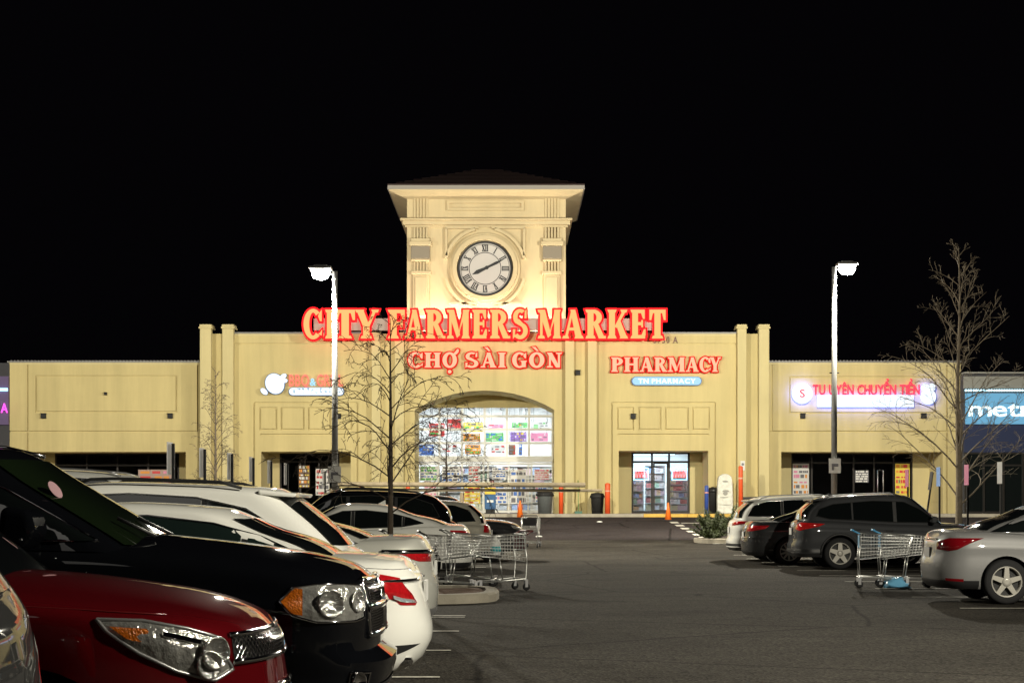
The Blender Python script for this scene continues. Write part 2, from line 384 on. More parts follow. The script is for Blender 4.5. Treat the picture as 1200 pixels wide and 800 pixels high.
# recessed bays with side walls / ceilings
def bay(k, dep, yfw, ceil_mat=TRIM):
    x0,x1,z0,z1 = orect(k); y0 = yfw+.45; y1 = yfw+dep
    q = MB()
    q.box(x0-.2,x0-.001,y0+.001,y1,ZB,z1+.2); q.box(x1+.001,x1+.2,y0+.001,y1,ZB,z1+.2); q.box(x0,x1,y0+.001,y1,z1+.001,z1+.2)
    zj = ZB+.55
    q.box(x0,x0+.02,y0+.05,y1,zj,zj+.04); q.box(x1-.02,x1,y0+.05,y1,zj,zj+.04)
    q.build('bay_lining', ceil_mat, bld)
    return x0,x1,y1,z1
GLASS = mat('shop_glass', (.9,.95,.95), .02, 0, spec=.4, trans=1., ior=1.02)
FRAMED = mat('bronze_frame', (.025,.022,.02), .45, .5); FRAMEW = mat('pale_frame', (.62,.62,.58), .5, .2)
def storefront(label_part, x0, x1, z0, z1, y, vx, vz, fm, fr=.05, doors=(), parent=bld, glass=GLASS):
    """glazing: every pane is its own part; bars butt between the posts"""
    sf_ = MB()
    for x in vx: sf_.box(x-fr/2, x+fr/2, y-.06, y+.06, z0, z1)
    for i in range(len(vx)-1):
        for z in vz: sf_.box(vx[i]+fr/2, vx[i+1]-fr/2, y-.05, y+.05, z-fr/2, z+fr/2)
    f = sf_.build('storefront', fm, parent, fix=False)
    for i in range(len(vx)-1):
        for j in range(len(vz)-1):
            q = MB(); q.box(vx[i]+fr/2, vx[i+1]-fr/2, y-.006, y+.006, vz[j]+fr/2, vz[j+1]-fr/2)
            q.build('pane', glass, f, fix=False)
    return f
def room(name, x0, x1, y0, y1, z0, z1, mwall, mfloor, light=None, n=3, col=(1,.97,.92), parent=bld):
    q = MB(); t=.1
    q.box(x0,x1,y1,y1+t,z0,z1); q.box(x0-t,x0,y0,y1,z0,z1); q.box(x1,x1+t,y0,y1,z0,z1); q.box(x0,x1,y0,y1,z1,z1+t)
    q.box(x0,x1,y0,y1,z0-t+.03,z0+.03,1)
    q.build(name, [mwall,mfloor], parent)
    if light:
        em = mat(name+'_tube', (1,1,1), .5, emit=col, estr=14)
        for k in range(n):
            yy = y0+(y1-y0)*(k+.5)/n
            q = MB(); q.box(x0+.8,x1-.8,yy-.08,yy+.08,z1-.25,z1-.18); q.build('strip_light', em, parent)
            l = bpy.data.lights.new('strip_light_glow','AREA'); l.shape='RECTANGLE'; l.size = x1-x0-1.6; l.size_y=.3; l.energy = light/n; l.color = col
            lo = bpy.data.objects.new('strip_light_glow', l); COL.objects.link(lo); lo.location = ((x0+x1)/2, yy, z1-.28)
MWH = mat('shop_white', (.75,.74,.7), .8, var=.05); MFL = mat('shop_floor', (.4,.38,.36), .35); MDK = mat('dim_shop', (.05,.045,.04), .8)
BOWL = mat('lamp_bowl',(.75,.75,.72),.16,.8,coat=.5,bump=.8,bscale=40)
PCOL = [mat('pack_%s' % n_, c, .5) for n_, c in (('red',(.6,.05,.05)),('orange',(.7,.28,.04)),('yellow',(.7,.55,.08)),('green',(.1,.4,.1)),('blue',(.06,.16,.5)),('pink',(.7,.25,.4)),('white',(.7,.7,.68)),('brown',(.2,.1,.05)),('violet',(.25,.12,.45)))]
PPAL = [mat('goods_%d' % k, c, .5) for k,c in enumerate(((.5,.2,.18),(.6,.42,.25),(.6,.55,.35),(.35,.48,.35),(.3,.38,.55),(.6,.45,.5),(.7,.7,.7),(.65,.68,.72),(.4,.33,.3),(.7,.66,.6)))]
def shelf_unit(x, y, wd, ht, levels, label, seed, rz=0, z=SWZ+.03):
    rnd = random.Random(seed)
    t = thing('shop_shelf', label, 'shelf', (x,y,z), rz)
    q = MB(); q.box(-wd/2,wd/2,.0,.04,0,ht)
    for k in range(levels+1): zz = .1+(ht-.15)*k/levels; q.box(-wd/2,wd/2,-.45,-.001,zz-.03,zz)
    q.build('rack', mat('shelf_metal',(.55,.55,.53),.5,.2), t)
    p = MB()
    for k in range(levels):
        zz = .1+(ht-.15)*k/levels; gap = (ht-.15)/levels; xx = -wd/2+.03
        while xx < wd/2-.2:
            c = rnd.randrange(len(PPAL)); n = rnd.randint(2,4); bw = rnd.uniform(.06,.14); bh = gap*rnd.uniform(.5,.85)
            for _ in range(n):
                if xx+bw > wd/2-.02: break
                p.box(xx,xx+bw-.012,-.42,-.1,zz+.002,zz+bh,c); xx += bw
    p.build('products', PPAL, t, fix=False, kind='stuff')
    return t

# ---- arched market entrance
ex0, ex1, EY = FX(489)-.1, FX(646)+.1, D0+3.4
ZD = SWZ
q = MB()
q.box(CR[0]-.25,CR[0]-.001,D0+.451,EY+.3,ZB,zs_+.0); q.box(CR[1]+.001,CR[1]+.25,D0+.451,EY+.3,ZB,zs_)
for k in range(NA):
    p, r_ = xa+(xb-xa)*k/NA, xa+(xb-xa)*(k+1)/NA
    zt_ = FZ(474)+.05
    if arcz(p) > zt_ or arcz(r_) > zt_: q.add([(p,EY-.08,zt_),(r_,EY-.08,zt_),(r_,EY-.08,arcz(r_)+.02),(p,EY-.08,arcz(p)+.02)], [(0,1,2,3)])
q.build('arch_lining', WALL, bld, fix=False)
SE = 2000/EY
def EX(px): return (px-600)/SE
def EZ(py): return CAMH+(591-py)/SE
vx = [EX(p) for p in (487.5,515,541.5,568,594,620,647.5)]
vz = [EZ(p) for p in (535.5,519,503,487.5,474)]
storefront('', 0,0, EZ(539), EZ(474)+.05, EY, vx, vz, FRAMEW, .11)
q = MB(); q.box(EX(487),EX(648),EY-.14,EY+.1,EZ(541.5),EZ(535.5)-.06); o = q.build('door_header', FRAMEW, bld); bevel(o,.02)
vx2 = [EX(p) for p in (487.5,514,541.5,566.5,572,596,619,623,647.5)]
storefront('', 0,0, SWZ+.0, EZ(541.5)-.002, EY+.01, vx2, [SWZ+.08, SWZ+1.05, EZ(542.5)-.03], FRAMEW, .09)
room('market_hall', EX(470), EX(666), EY+.25, EY+11, SWZ, 6.9, mat('hall_white',(.62,.63,.63),.8,var=.1), MFL, 1500, 4, (.95,.98,1))
rnd = random.Random(5)
for i,(x,y,wd,ht,lv) in enumerate(((-3.2,EY+3.2,2.2,1.9,4),(-.9,EY+4.4,1.8,2.1,5),(1.2,EY+3.6,1.6,1.7,4),(-2.1,EY+7.5,2.6,2.4,5),(.8,EY+8,2.6,2.4,5),(2.1,EY+5.4,1.2,2.2,5))):
    shelf_unit(x,y,wd,ht,lv, ['shelf of packets just inside arched entrance on the left','tall grocery shelf behind the middle entrance glass','low grocery shelf behind the sliding doors','rear wall grocery shelf left of centre in market hall','rear wall grocery shelf right of centre in market hall','narrow grocery shelf beside right edge of arched entrance'][i], i)
# hanging banners inside
def banner(px0,px1,py0,py1,y,m,label,seed):
    s = 2000/y; x0,x1 = (px0-600)/s,(px1-600)/s; z0,z1 = CAMH+(591-py1)/s, CAMH+(591-py0)/s; rnd = random.Random(seed)
    t = thing('hanging_banner', label, 'banner', ((x0+x1)/2,y,z0)); hw_ = (x1-x0)/2; h_ = z1-z0
    q = MB(); q.box(-hw_,hw_,0,.02,0,h_); q.build('cloth', m, t)
    q = MB(); q.tube([(-hw_+.05,.01,h_),(-hw_+.05,.01,6.85-z0)],.008,4); q.tube([(hw_-.05,.01,h_),(hw_-.05,.01,6.85-z0)],.008,4); q.build('cord', BLACK, t)['kind'] = 'stuff'
    q = MB()
    for r in range(3):
        xx = -hw_*.85; zz = h_*(.12+.3*r)
        while xx < hw_*.8:
            l = rnd.uniform(.06,.25); q.box(xx,min(xx+l,hw_*.88),-.006,-.001,zz,zz+h_*rnd.uniform(.1,.22),rnd.randrange(3)); xx += l+rnd.uniform(.03,.12)
    q.build('print', [PCOL[6],PCOL[rnd.randrange(6)],GREYT], t, fix=False, kind='stuff')
GREYT = mat('grey_print',(.15,.15,.17),.6)
BAN = ((503,521,496,511,2,0,'red banner with white print hanging leftmost inside arched window'),(524,542,491,503,4,0,'second red banner hanging behind the upper left panes'),(543,566,495,506,2.6,2,'yellow banner with print hanging in the middle panes'),
 (543,563,508,517,3,1,'orange banner hanging just below the yellow banner'),(572,590,497,503,3,5,'small pink banner hanging right of the yellow one'),(600,618,495,501,3,3,'small green banner hanging in the upper right panes'),
 (624,643,494,503,3.5,6,'white banner hanging at right edge of the arched window'),(598,617,506,517,4,8,'violet banner hanging low in the right window panes'),(490,508,521,533,3,4,'blue banner hanging low in the left window panes'),
 (517,536,521,530,3.2,6,'white banner hanging low beside the left blue banner'),(545,563,521,532,3,1,'orange banner hanging low over the inner shelf'),(575,592,521,531,3.2,6,'white banner hanging above left sliding door'),(596,604,521,533,2.8,7,'narrow brown banner hanging above the sliding doors'),(608,612,520,533,2.8,4,'narrow blue strip banner hanging above right sliding door'),(622,642,507,517,3.6,5,'pink banner hanging low at right edge of arched window'),(568,590,507,517,4.2,3,'green banner hanging behind the middle panes'))
for i,(a,c,d_,e,yy,cm,lab) in enumerate(BAN): banner(a,c,d_,e,EY+yy,PCOL[cm],lab,i)
# roof beams of the hall
for k in range(6):
    q = MB(); x = EX(480)+(EX(656)-EX(480))*k/5; q.box(x-.06,x+.06,EY+.4,EY+10.8,6.5,6.75); q.build('ceiling_beam', mat('beam_grey',(.22,.22,.22),.7), bld)
# posters stuck on the glass of the entrance
POST = []
def poster(px0,px1,py0,py1,y,cols,label,seed=0,rows=5):
    s = 2000/y; x0,x1 = (px0-600)/s,(px1-600)/s; z0,z1 = CAMH+(591-py1)/s, CAMH+(591-py0)/s
    t = thing('window_poster', label, 'poster', ((x0+x1)/2,y,z0)); rnd = random.Random(seed)
    q = MB(); q.box(-(x1-x0)/2,(x1-x0)/2,0,.008,0,z1-z0); q.build('sheet', cols[0], t)
    q = MB(); wv = (x1-x0)
    for r in range(rows):
        zz = (z1-z0)*(r+.2)/rows; hh = (z1-z0)/rows*rnd.uniform(.3,.75); xx = -wv*.44
        while xx < wv*.40:
            l = rnd.uniform(.08,.3)*wv
            q.box(xx,min(xx+l,wv*.44),-.004,-.001,zz,zz+hh,rnd.randrange(len(cols)-1)); xx += l*rnd.uniform(1.1,1.5)
    q.build('print', cols[1:], t, fix=False, kind='stuff')
PW, PR, PY, PB, PG, PP, PO = PCOL[6],PCOL[0],PCOL[2],PCOL[4],PCOL[3],PCOL[5],PCOL[1]
GREYT = mat('grey_print',(.15,.15,.17),.6)
for i,a in enumerate(((492,513,546,563,[PW,PB,PG]),(497,512,568,590,[PW,PR,PP]),(518,539,546,564,[PW,PB,GREYT]),(544,563,570,590,[PY,PR,PW]),(577,593,548,562,[PW,GREYT,PB]),(576,594,568,590,[PW,PB,PP]),(598,617,550,590,[PW,PB,GREYT]),(626,644,550,562,[PW,PP,PR]),(627,642,570,588,[PW,PB,PP]),(549,563,545,564,[PW,PR,GREYT]))):
    poster(a[0],a[1],a[2],a[3],EY-.07,a[4], ['white notice with blue print on far left entrance pane','white poster with red print low on the left entrance pane','grey printed notice on second entrance pane','yellow poster low on the pane beside the sliding doors','small grey printed notice on the left sliding door','white and blue poster low on left sliding door','tall white price list on the middle sliding door','pink printed notice high on right sliding door','blue and pink poster low on right sliding door','red printed notice above the yellow poster'][i], i)

# ---- pharmacy bay
def bay_front(k, dep, yfw, pxs, rows, fm, fr, lit, lab):
    x0,x1,y1,z1 = bay(k, dep, yfw)
    s = 2000/(yfw+dep)
    X = lambda p: (p-600)/s; Z = lambda p: CAMH+(591-p)/s
    q = MB()
    a, c = X(pxs[0])-fr/2, X(pxs[-1])+fr/2
    for u,v in ((x0,a-.002),(c+.002,x1)):
        if v-u > .05: q = MB(); q.box(u,v,y1-.1,y1+.1,ZB,z1); q.build('bay_wall', TRIM, bld, fix=False)
    zz = [SWZ+.06]+[Z(r) for r in rows]+[z1-.03]
    storefront('',0,0,SWZ,z1,y1,[X(p) for p in pxs],zz,fm,fr)
    return x0,x1,y1,z1,X,Z
x0,x1,y1,z1,PX,PZ = bay_front('pharm', 2.6, D0, (741,764,784,807), (541,), FRAMED, .09, True, '')
room('pharmacy_room', x0+.1, x1-.1, y1+.2, y1+5, SWZ, z1+.3, MWH, MFL, 230, 2, (.62,.8,1))
for i,xx in enumerate((x0+1.0,x0+2.05,x0+3.1)):
    shelf_unit(xx, y1+1.8+.5*(i==1), .95, 2.3-.3*(i!=1), 6, ['shelf of boxes behind left pharmacy window','shelf of boxes seen through pharmacy door','shelf of boxes behind right pharmacy window'][i], 20+i)
NEONR = mat('red_neon',(1,.1,.1),.5,emit=(1,.07,.08),estr=9); NEONB = mat('blue_neon',(.2,.6,1),.5,emit=(.25,.65,1),estr=7)
for i,(p0,p1) in enumerate(((743,760),(788,805))):
    t = thing('neon_sign', ['red neon sign with white border in left pharmacy window','red and blue neon sign in right pharmacy window'][i], 'neon sign', (0,0,0))
    q = MB(); a,c,zb_,zt_ = PX(p0),PX(p1),PZ(562),PZ(548)
    q.tube([(a,y1+.12,zb_),(c,y1+.12,zb_),(c,y1+.12,zt_),(a,y1+.12,zt_),(a,y1+.12,zb_)],.018,6); q.build('border_tube', NEONB, t)
    q = MB()
    for k in range(5):
        xx = a+(c-a)*(k+.6)/5.2; q.tube([(xx-.04,y1+.12,zb_+.12),(xx+.03,y1+.12,zt_-.12),(xx+.07,y1+.12,zb_+.14)],.02,6)
    q.build('letter_tube', NEONR, t)
q = MB(); zz = PZ(572); q.box(PX(782.5)-.12, PX(782.5)-.08, y1-.13,y1-.07,zz-.2,zz+.3); q.build('door_handle', STEEL, bld)
q = MB(); xs_p = (PX(764)+.05,PX(784)-.05)
q.box(xs_p[0],xs_p[0]+.07,y1-.09,y1-.062,SWZ+.02,PZ(541.5)); q.box(xs_p[1]-.07,xs_p[1],y1-.09,y1-.062,SWZ+.02,PZ(541.5)); q.box(xs_p[0]+.071,xs_p[1]-.071,y1-.09,y1-.062,PZ(543.5),PZ(541.5)); q.box(xs_p[0]+.071,xs_p[1]-.071,y1-.09,y1-.062,SWZ+.02,SWZ+.16)
q.build('door', FRAMED, bld)
# ---- other bays
FOODP = [PO, PR, PY, PG, PW]
x0,x1,y1,z1,X_,Z_ = bay_front('bbq', 2.6, D0, (329,352,374,397), (541,), FRAMED, .08, False, '')
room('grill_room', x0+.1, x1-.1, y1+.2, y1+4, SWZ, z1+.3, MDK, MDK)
poster(350,363,545,571,y1-.07,[mat('poster_dark',(.12,.06,.03),.5),PO,PY,PW], 'dark food menu poster in the grill window behind lamp pole', 3, 6)
poster(370,386,549,580,y1-.07,[PW,PR,GREYT], 'pale poster with red dish in the grill window', 4, 5)
x0,x1,y1,z1,X_,Z_ = bay_front('left', 2.6, D0+.35, (66,102,138,174,209.5), (545,), FRAMED, .08, False, '')
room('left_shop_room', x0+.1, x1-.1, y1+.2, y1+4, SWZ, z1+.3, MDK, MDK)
poster(70,113,550,585,y1-.07,[mat('poster_cream',(.45,.35,.24),.5),PR,PG,PO,PW], 'wide food poster with vegetables in left shop window', 6, 6)
poster(162,203,550,585,y1-.07,[mat('poster_rose',(.4,.28,.24),.5),PR,PO,PP], 'wide food poster with red meat beside the thin tree', 7, 6)
x0,x1,y1,z1,X_,Z_ = bay_front('right', 2.6, D0+.35, (928,951,975,1000,1024,1047,1068), (542,), FRAMED, .08, False, '')
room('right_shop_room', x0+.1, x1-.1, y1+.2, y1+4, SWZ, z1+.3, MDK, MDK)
poster(929,948,543,585,y1-.07,[PW,PO,GREYT,PP], 'tall white and orange notice left in dark right shop window', 8, 7)
poster(1049,1066,543,585,y1-.07,[PY,PR,GREYT,PO], 'tall yellow notice right in dark right shop window', 9, 7)
poster(1002,1018,551,565,y1-.07,[GREYT,PW,PW], 'small dark sticker with white lines on shop door', 10, 5)
t = thing('door_handle_bar', 'bright steel hoop handle on dark shop door behind parked grey car', 'handle', (X_(1031),y1-.1,0))
q = MB(); q.tube([(-.12,0,SWZ+.6),(-.12,0,SWZ+2.0),(.14,0,SWZ+2.0),(.14,0,SWZ+.6)],.025,6); q.build('hoop', STEEL, t)
t = thing('neon_sign', 'pink and blue neon tube beside dark shop door', 'neon sign', (X_(1025),y1+.12,0))
q = MB(); q.tube([(0,0,SWZ+1.25),(0,0,SWZ+1.65)],.03,6); q.build('pink_tube', mat('pink_neon',(1,.2,.7),.5,emit=(1,.12,.6),estr=5), t)
q = MB(); q.tube([(0,0,SWZ+1.67),(0,0,SWZ+2.1)],.03,6); q.build('blue_tube', NEONB, t)

# ---- wall fittings
for i,(px,py,lab) in enumerate(((49,487,'small black box light on left wing wall, left end'),(198,487,'small black box light on left wing wall, near pilaster'),(122,461,'tiny black fitting in middle of left wing panel'),(742,488,'small black box light on panel above pharmacy door'),(397,488,'small black box light beside lamp pole on grill wall'),(942,487,'small black box light under the white round emblem'),(1084,487,'small black box light under right end of red blue sign'),(677,437,'small black box light between the pilasters right of the arch'))):
    yy = D0 if 236 < px < 900 else D0+.35
    q = MB(); hs = .1 if i != 2 else .05
    q.box(FX(px)-hs*1.1,FX(px)+hs*1.1,yy-.16,yy-.002,FZ(py)-hs,FZ(py)+hs); q.box(FX(px)-hs*1.3,FX(px)+hs*1.3,yy-.2,yy-.005,FZ(py)+hs+.001,FZ(py)+hs+.03)
    tag(bevel(q.build('wall_light', BLACK),.01,1), lab, 'wall light')
q = MB(); q.box(FX(866.5),FX(871.5),D0-.41,D0-.385,FZ(551),FZ(540)); t = tag(q.build('notice_plate', mat('notice_white',(.6,.6,.58),.6)), 'small white notice plate with dark mark on right pilaster', 'notice')
q = MB(); q.lathe([(.06,-.003),(.06,0)],(FX(869),D0-.412,FZ(544)),12,'y'); q.build('printed_mark', GREYT, t)
q = MB(); q.lathe([(.25,0),(.25,.25),(.12,.4)],(FX(124),D0+3,FZ(424)-.3),10); q.box(FX(120),FX(128),D0+2.7,D0+3.2,FZ(424)-.2,FZ(424)+.18)
tag(q.build('roof_vent', COPING), 'small grey vent poking above left wing roof edge', 'vent')

# ---- tower
TY = D0+1.2; ST = 2000/TY
def TX(px): return (px-600)/ST
def TZ(py): return CAMH+(591-py)/ST
tx0, tx1 = TX(477), TX(663); TD = 6.9; tm = TX(570)
q = MB(); q.box(tx0,tx1,TY,TY+TD,FZ(391)-.6,TZ(223)); q.build('tower_wall', TOWER, bld)
# mid cornice
q = MB(); q.box(tx0-.2,tx1+.2,TY-.2,TY+TD+.2,TZ(264),TZ(259)); q.box(tx0-.3,tx1+.3,TY-.3,TY+TD+.3,TZ(259)+.001,TZ(256.5)); q.box(tx0-.1,tx1+.1,TY-.1,TY+TD+.1,TZ(266.5),TZ(264)-.001)
bevel(q.build('tower_cornice', TOWER, bld),.03,2)
# eaves: flared soffit + fascia + hipped roof
ov = .77; s_e = 2000/(TY-.83); zE = CAMH+(591-217)/s_e-.22; z_l = zE-.25
q = MB()
in_ = [(tx0-.003,TY-.003),(tx1+.003,TY-.003),(tx1+.003,TY+TD+.003),(tx0-.003,TY+TD+.003)]; out_ = [(tx0-ov,TY-ov),(tx1+ov,TY-ov),(tx1+ov,TY+TD+ov),(tx0-ov,TY+TD+ov)]
q.add([(x,y,z_l-.02) for x,y in in_]+[(x,y,zE) for x,y in out_]+[(x,y,zE+.16) for x,y in out_], [(i,(i+1)%4,(i+1)%4+4,i+4) for i in range(4)]+[(i+4,(i+1)%4+4,(i+1)%4+8,i+8) for i in range(4)])
q.build('eaves_soffit', TOWER, bld, fix=False)
q = MB()
fo = ov+.06
for k,(x0_,x1_,y0_,y1_) in enumerate(((tx0-fo,tx1+fo,TY-fo,TY-ov-.001),(tx0-fo,tx1+fo,TY+TD+ov+.001,TY+TD+fo),(tx0-fo,tx0-ov-.001,TY-ov,TY+TD+ov),(tx1+ov+.001,tx1+fo,TY-ov,TY+TD+ov))): q.box(x0_,x1_,y0_,y1_,zE+.04,zE+.22)
q.build('gutter', mat('gutter_grey',(.3,.28,.25),.5), bld)
TILE = mat('dark_red_tile',(.022,.008,.007),.75,var=.3,vscale=3)
q = MB(); ap = (tm, TY+TD/2, TZ(186)*1.0)
o4 = [(tx0-fo,TY-fo),(tx1+fo,TY-fo),(tx1+fo,TY+TD+fo),(tx0-fo,TY+TD+fo)]; zR = zE+.225; pk = zE+1.75
q.add([(x,y,zR) for x,y in o4]+[(tm-.4,TY+TD/2,pk),(tm+.4,TY+TD/2,pk)], [(0,1,5,4),(2,3,4,5),(1,2,5),(3,0,4),(3,2,1,0)])
rf = q.build('tower_roof', TILE, bld, fix=False)
for k in range(11):
    f0 = k/11; f1 = (k+1)/11
    q = MB(); za = zR+(pk-zR)*f0; ya = TY-fo+(TD/2+fo)*f0
    xa_ = tx0-fo+(tm-.4-tx0+fo)*f0; xb_ = tx1+fo+(tm+.4-tx1-fo)*f0
    q.box(xa_,xb_,ya-.02,ya+.1,za+.004,za+.06); q.build('tile_course', TILE, rf)
# frieze panel
def frame_rect(pa,pb,ya,yb,t,pro,name,m=TOWER,y=None):
    y = TY if y is None else y
    x0,x1,z0,z1 = TX(pa),TX(pb),TZ(yb),TZ(ya); q = MB()
    q.box(x0,x1,y-pro,y-.001,z1-t,z1); q.box(x0,x1,y-pro,y-.001,z0,z0+t); q.box(x0,x0+t,y-pro,y-.001,z0+t+.001,z1-t-.001); q.box(x1-t,x1,y-pro,y-.001,z0+t+.001,z1-t-.001)
    q.build(name, m, bld)
frame_rect(524,614,235.5,247,.12,.14,'frieze_panel')
# corner pilasters with flutes, capitals, grey blocks
for sgn in (0,1):
    mxx = (lambda p: p) if sgn == 0 else (lambda p: 1140-p)
    def bxp(pa,pb,ya,yb,y0,y1,name,m=TOWER,bv=.02):
        a,c = sorted((TX(mxx(pa)),TX(mxx(pb)))); q = MB(); q.box(a,c,TY-y1,TY-y0,TZ(yb),TZ(ya)); bevel(q.build(name,m,bld),bv,1)
    bxp(484,503,322,371,.001,.14,'tower_pilaster'); bxp(486.5,500.5,325,371,.142,.2,'pilaster_panel')
    bxp(482,505,318,322,.001,.24,'pilaster_cap')
    bxp(480,506,284,289,.001,.36,'bracket_cap'); bxp(482,504,280,284,.001,.28,'bracket_cap')
    bxp(482,504,289.2,304,.001,.32,'tower_block',mat('grey_block',(.25,.22,.17),.9))
    bxp(482,504,304.2,307,.001,.27,'bracket_cap')
    for k in range(5):
        p = 485+k*3.6
        bxp(p,p+2.1,267,280,.001,.16,'flute',TOWER,.01); bxp(p,p+2.1,307.2,318,.001,.16,'flute',TOWER,.01)
        bxp(p,p+2.1,232,256,.001,.08,'flute',TOWER,.01)
    bxp(483,505,229.5,232,.001,.13,'bracket_cap')
# clock surround
cxk, czk = TX(568.5), TZ(315)
def ringmesh(r0,r1,y0,y1,a0=0,a1=360,n=56):
    q = MB(); k = max(4,int(n*(a1-a0)/360))
    pts = [R(a0+(a1-a0)*i/k) for i in range(k+1)]
    vs = []
    for a in pts:
        c,s_ = math.cos(a),math.sin(a)
        vs += [(cxk+r0*c,y0,czk+r0*s_),(cxk+r1*c,y0,czk+r1*s_),(cxk+r1*c,y1,czk+r1*s_),(cxk+r0*c,y1,czk+r0*s_)]
    fs = []
    for i in range(k):
        for j in range(4): fs.append((i*4+j,i*4+(j+1)%4,(i+1)*4+(j+1)%4,(i+1)*4+j))
    if a1-a0 < 359: fs += [(0,1,2,3),(k*4+3,k*4+2,k*4+1,k*4)]
    return q.add(vs,fs)
pxm = 1/ST
for (a0,a1) in ((0,360),): ringmesh(33*pxm,38*pxm,TY-.38,TY-.001).build('clock_surround',TOWER,bld)
ringmesh(38.2*pxm,41*pxm,TY-.22,TY-.002).build('clock_surround',TOWER,bld)
for a0 in (14,104,194,284): ringmesh(45.5*pxm,49*pxm,TY-.2,TY-.001,a0,a0+62,70).build('clock_surround',TOWER,bld)
for (pa,pb,ya,yb) in ((522,524.5,268,300),(613,615.5,268,300),(522,561,266,268.5),(576,615.5,266,268.5),(526,560,354.5,357),(577,611,354.5,357)):
    q = MB(); q.box(TX(pa),TX(pb),TY-.2,TY-.001,TZ(yb),TZ(ya)); q.build('clock_surround',TOWER,bld)
clk = thing('tower_clock', 'round white tower clock with black roman numerals and hands', 'clock', (cxk,TY,czk))
CF = mat('clock_face',(.50,.49,.47),.5); CB = mat('clock_black',(.012,.012,.014),.5)
q = MB(); q.lathe([(30*pxm,-.12),(30*pxm,-.003)],(0,0,0),64,'y',0,False); q.build('clock_face',CF,clk)
def rel(mb): mb.v = [(x-cxk,y-TY,z-czk) for x,y,z in mb.v]; return mb
rel(ringmesh(29.6*pxm,32*pxm,TY-.16,TY-.003)).build('rim',CB,clk)
rel(ringmesh(18.2*pxm,19*pxm,TY-.126,TY-.1205)).build('chapter_ring',CB,clk); rel(ringmesh(28.2*pxm,28.7*pxm,TY-.126,TY-.1205)).build('chapter_ring',CB,clk)
ROM = ['XII','I','II','III','IV','V','VI','VII','VIII','IX','X','XI']
for h,rn in enumerate(ROM):
    q = MB(); wd = {'I':2.0,'V':3.6,'X':3.8}; tot = sum(wd[c] for c in rn); x = -tot/2; r0,r1 = 20.2,27.4
    def bar(xa_,za_,xb_,zb_,t,dy):
        dx,dz = xb_-xa_,zb_-za_; l = math.hypot(dx,dz); nx_,nz_ = -dz/l*t/2,dx/l*t/2
        return [(xa_+nx_,za_+nz_),(xa_-nx_,za_-nz_),(xb_-nx_,zb_-nz_),(xb_+nx_,zb_+nz_)]
    bars = []
    for c in rn:
        w_ = wd[c]
        if c == 'I': bars += [(x+w_/2,r0,x+w_/2,r1,1.25)]
        if c == 'V': bars += [(x+.5,r1,x+w_/2,r0,1.35),(x+w_-.5,r1,x+w_/2,r0,.75)]
        if c == 'X': bars += [(x+.5,r1,x+w_-.5,r0,1.35),(x+w_-.5,r1,x+.5,r0,.75)]
        x += w_
    bars += [(-tot/2+.2,r0,tot/2-.2,r0,.8),(-tot/2+.2,r1,tot/2-.2,r1,.8)]
    an = -R(30*h); ca,sa = math.cos(an),math.sin(an)
    for bi,bb in enumerate(bars):
        pl = [((X*ca-Z*sa)*pxm,(X*sa+Z*ca)*pxm) for X,Z in bar(*bb,0)]
        q.prism(pl,-.127-.0015*bi,-.1205)
    q.build('numeral',CB,clk)
def hand(ang,l,tail,wd,y):
    a = R(90-ang); c,s_ = math.cos(a),math.sin(a)
    pl = [(-tail,-wd*.5),(-tail*.6,-wd*.7),(0,-wd*.5),(l*.6,-wd*.75),(l,0),(l*.6,wd*.75),(0,wd*.5),(-tail*.6,wd*.7),(-tail,wd*.5)]
    q = MB(); q.prism([((X*c-Z*s_)*pxm,(X*s_+Z*c)*pxm) for X,Z in pl],y,y+.012); q.build('hand',CB,clk)
hand(64,25,5,2.2,-.165); hand(245,17,4,3.2,-.15)
# flood lights at the tower foot
for i,px in enumerate((500,545,592,640)):
    t = thing('flood_light', 'small roof flood light at foot of clock tower, number %s from left end' % ['one','two','three','four'][i], 'flood light', (TX(px),TY-.62,FZ(391)+.02))
    t['label'] = ['leftmost of four flood lights at foot of clock tower','second from left of four flood lights below clock','third from left of four flood lights below clock','rightmost of four flood lights at foot of clock tower'][i]
    q = MB(); q.box(-.16,.16,-.1,.06,-.45,-.2); q.build('housing', BLACK, t)
    q = MB(); q.box(-.13,.13,-.07,.04,-.199,-.19); q.build('lens', mat('flood_lens',(1,1,1),.3,emit=(1,.88,.62),estr=8), t)
    l = bpy.data.lights.new('flood_glow','SPOT'); l.energy = 440; l.color = (1,.87,.66); l.spot_size = R(150); l.spot_blend = .6; l.shadow_soft_size=.12
    lo = bpy.data.objects.new('flood_glow',l); COL.objects.link(lo); lo.location = (TX(px),TY-.62,FZ(391)-.12); lo.rotation_euler = (R(180-22),0,0)
# ------------------------------------------------------------------ signs
def emis(name, col, s, base=None):
    return mat(name, base or tuple(c*.2 for c in col), .5, emit=col, estr=s, spec=0.)
FACE_O = emis('sign_face_orange', (1,.47,.17), 1.0); HALO_R = emis('sign_red_return', (1,.012,.016), 1.6, (.2,.005,.005))
FACE_P = emis('sign_face_pink', (1,.50,.32), .95); HALO_P = emis('sign_red_soft', (1,.02,.012), .55, (.25,.01,.008))
def ell(cx,cz,ro,ri,a0,a1,n=14):
    o_ = [(cx+ro[0]*math.cos(R(a0+(a1-a0)*k/n)), cz+ro[1]*math.sin(R(a0+(a1-a0)*k/n))) for k in range(n+1)]
    i_ = [(cx+ri[0]*math.cos(R(a0+(a1-a0)*k/n)), cz+ri[1]*math.sin(R(a0+(a1-a0)*k/n))) for k in range(n+1)]
    return [('q', o_[k], o_[k+1], i_[k+1], i_[k]) for k in range(n)]
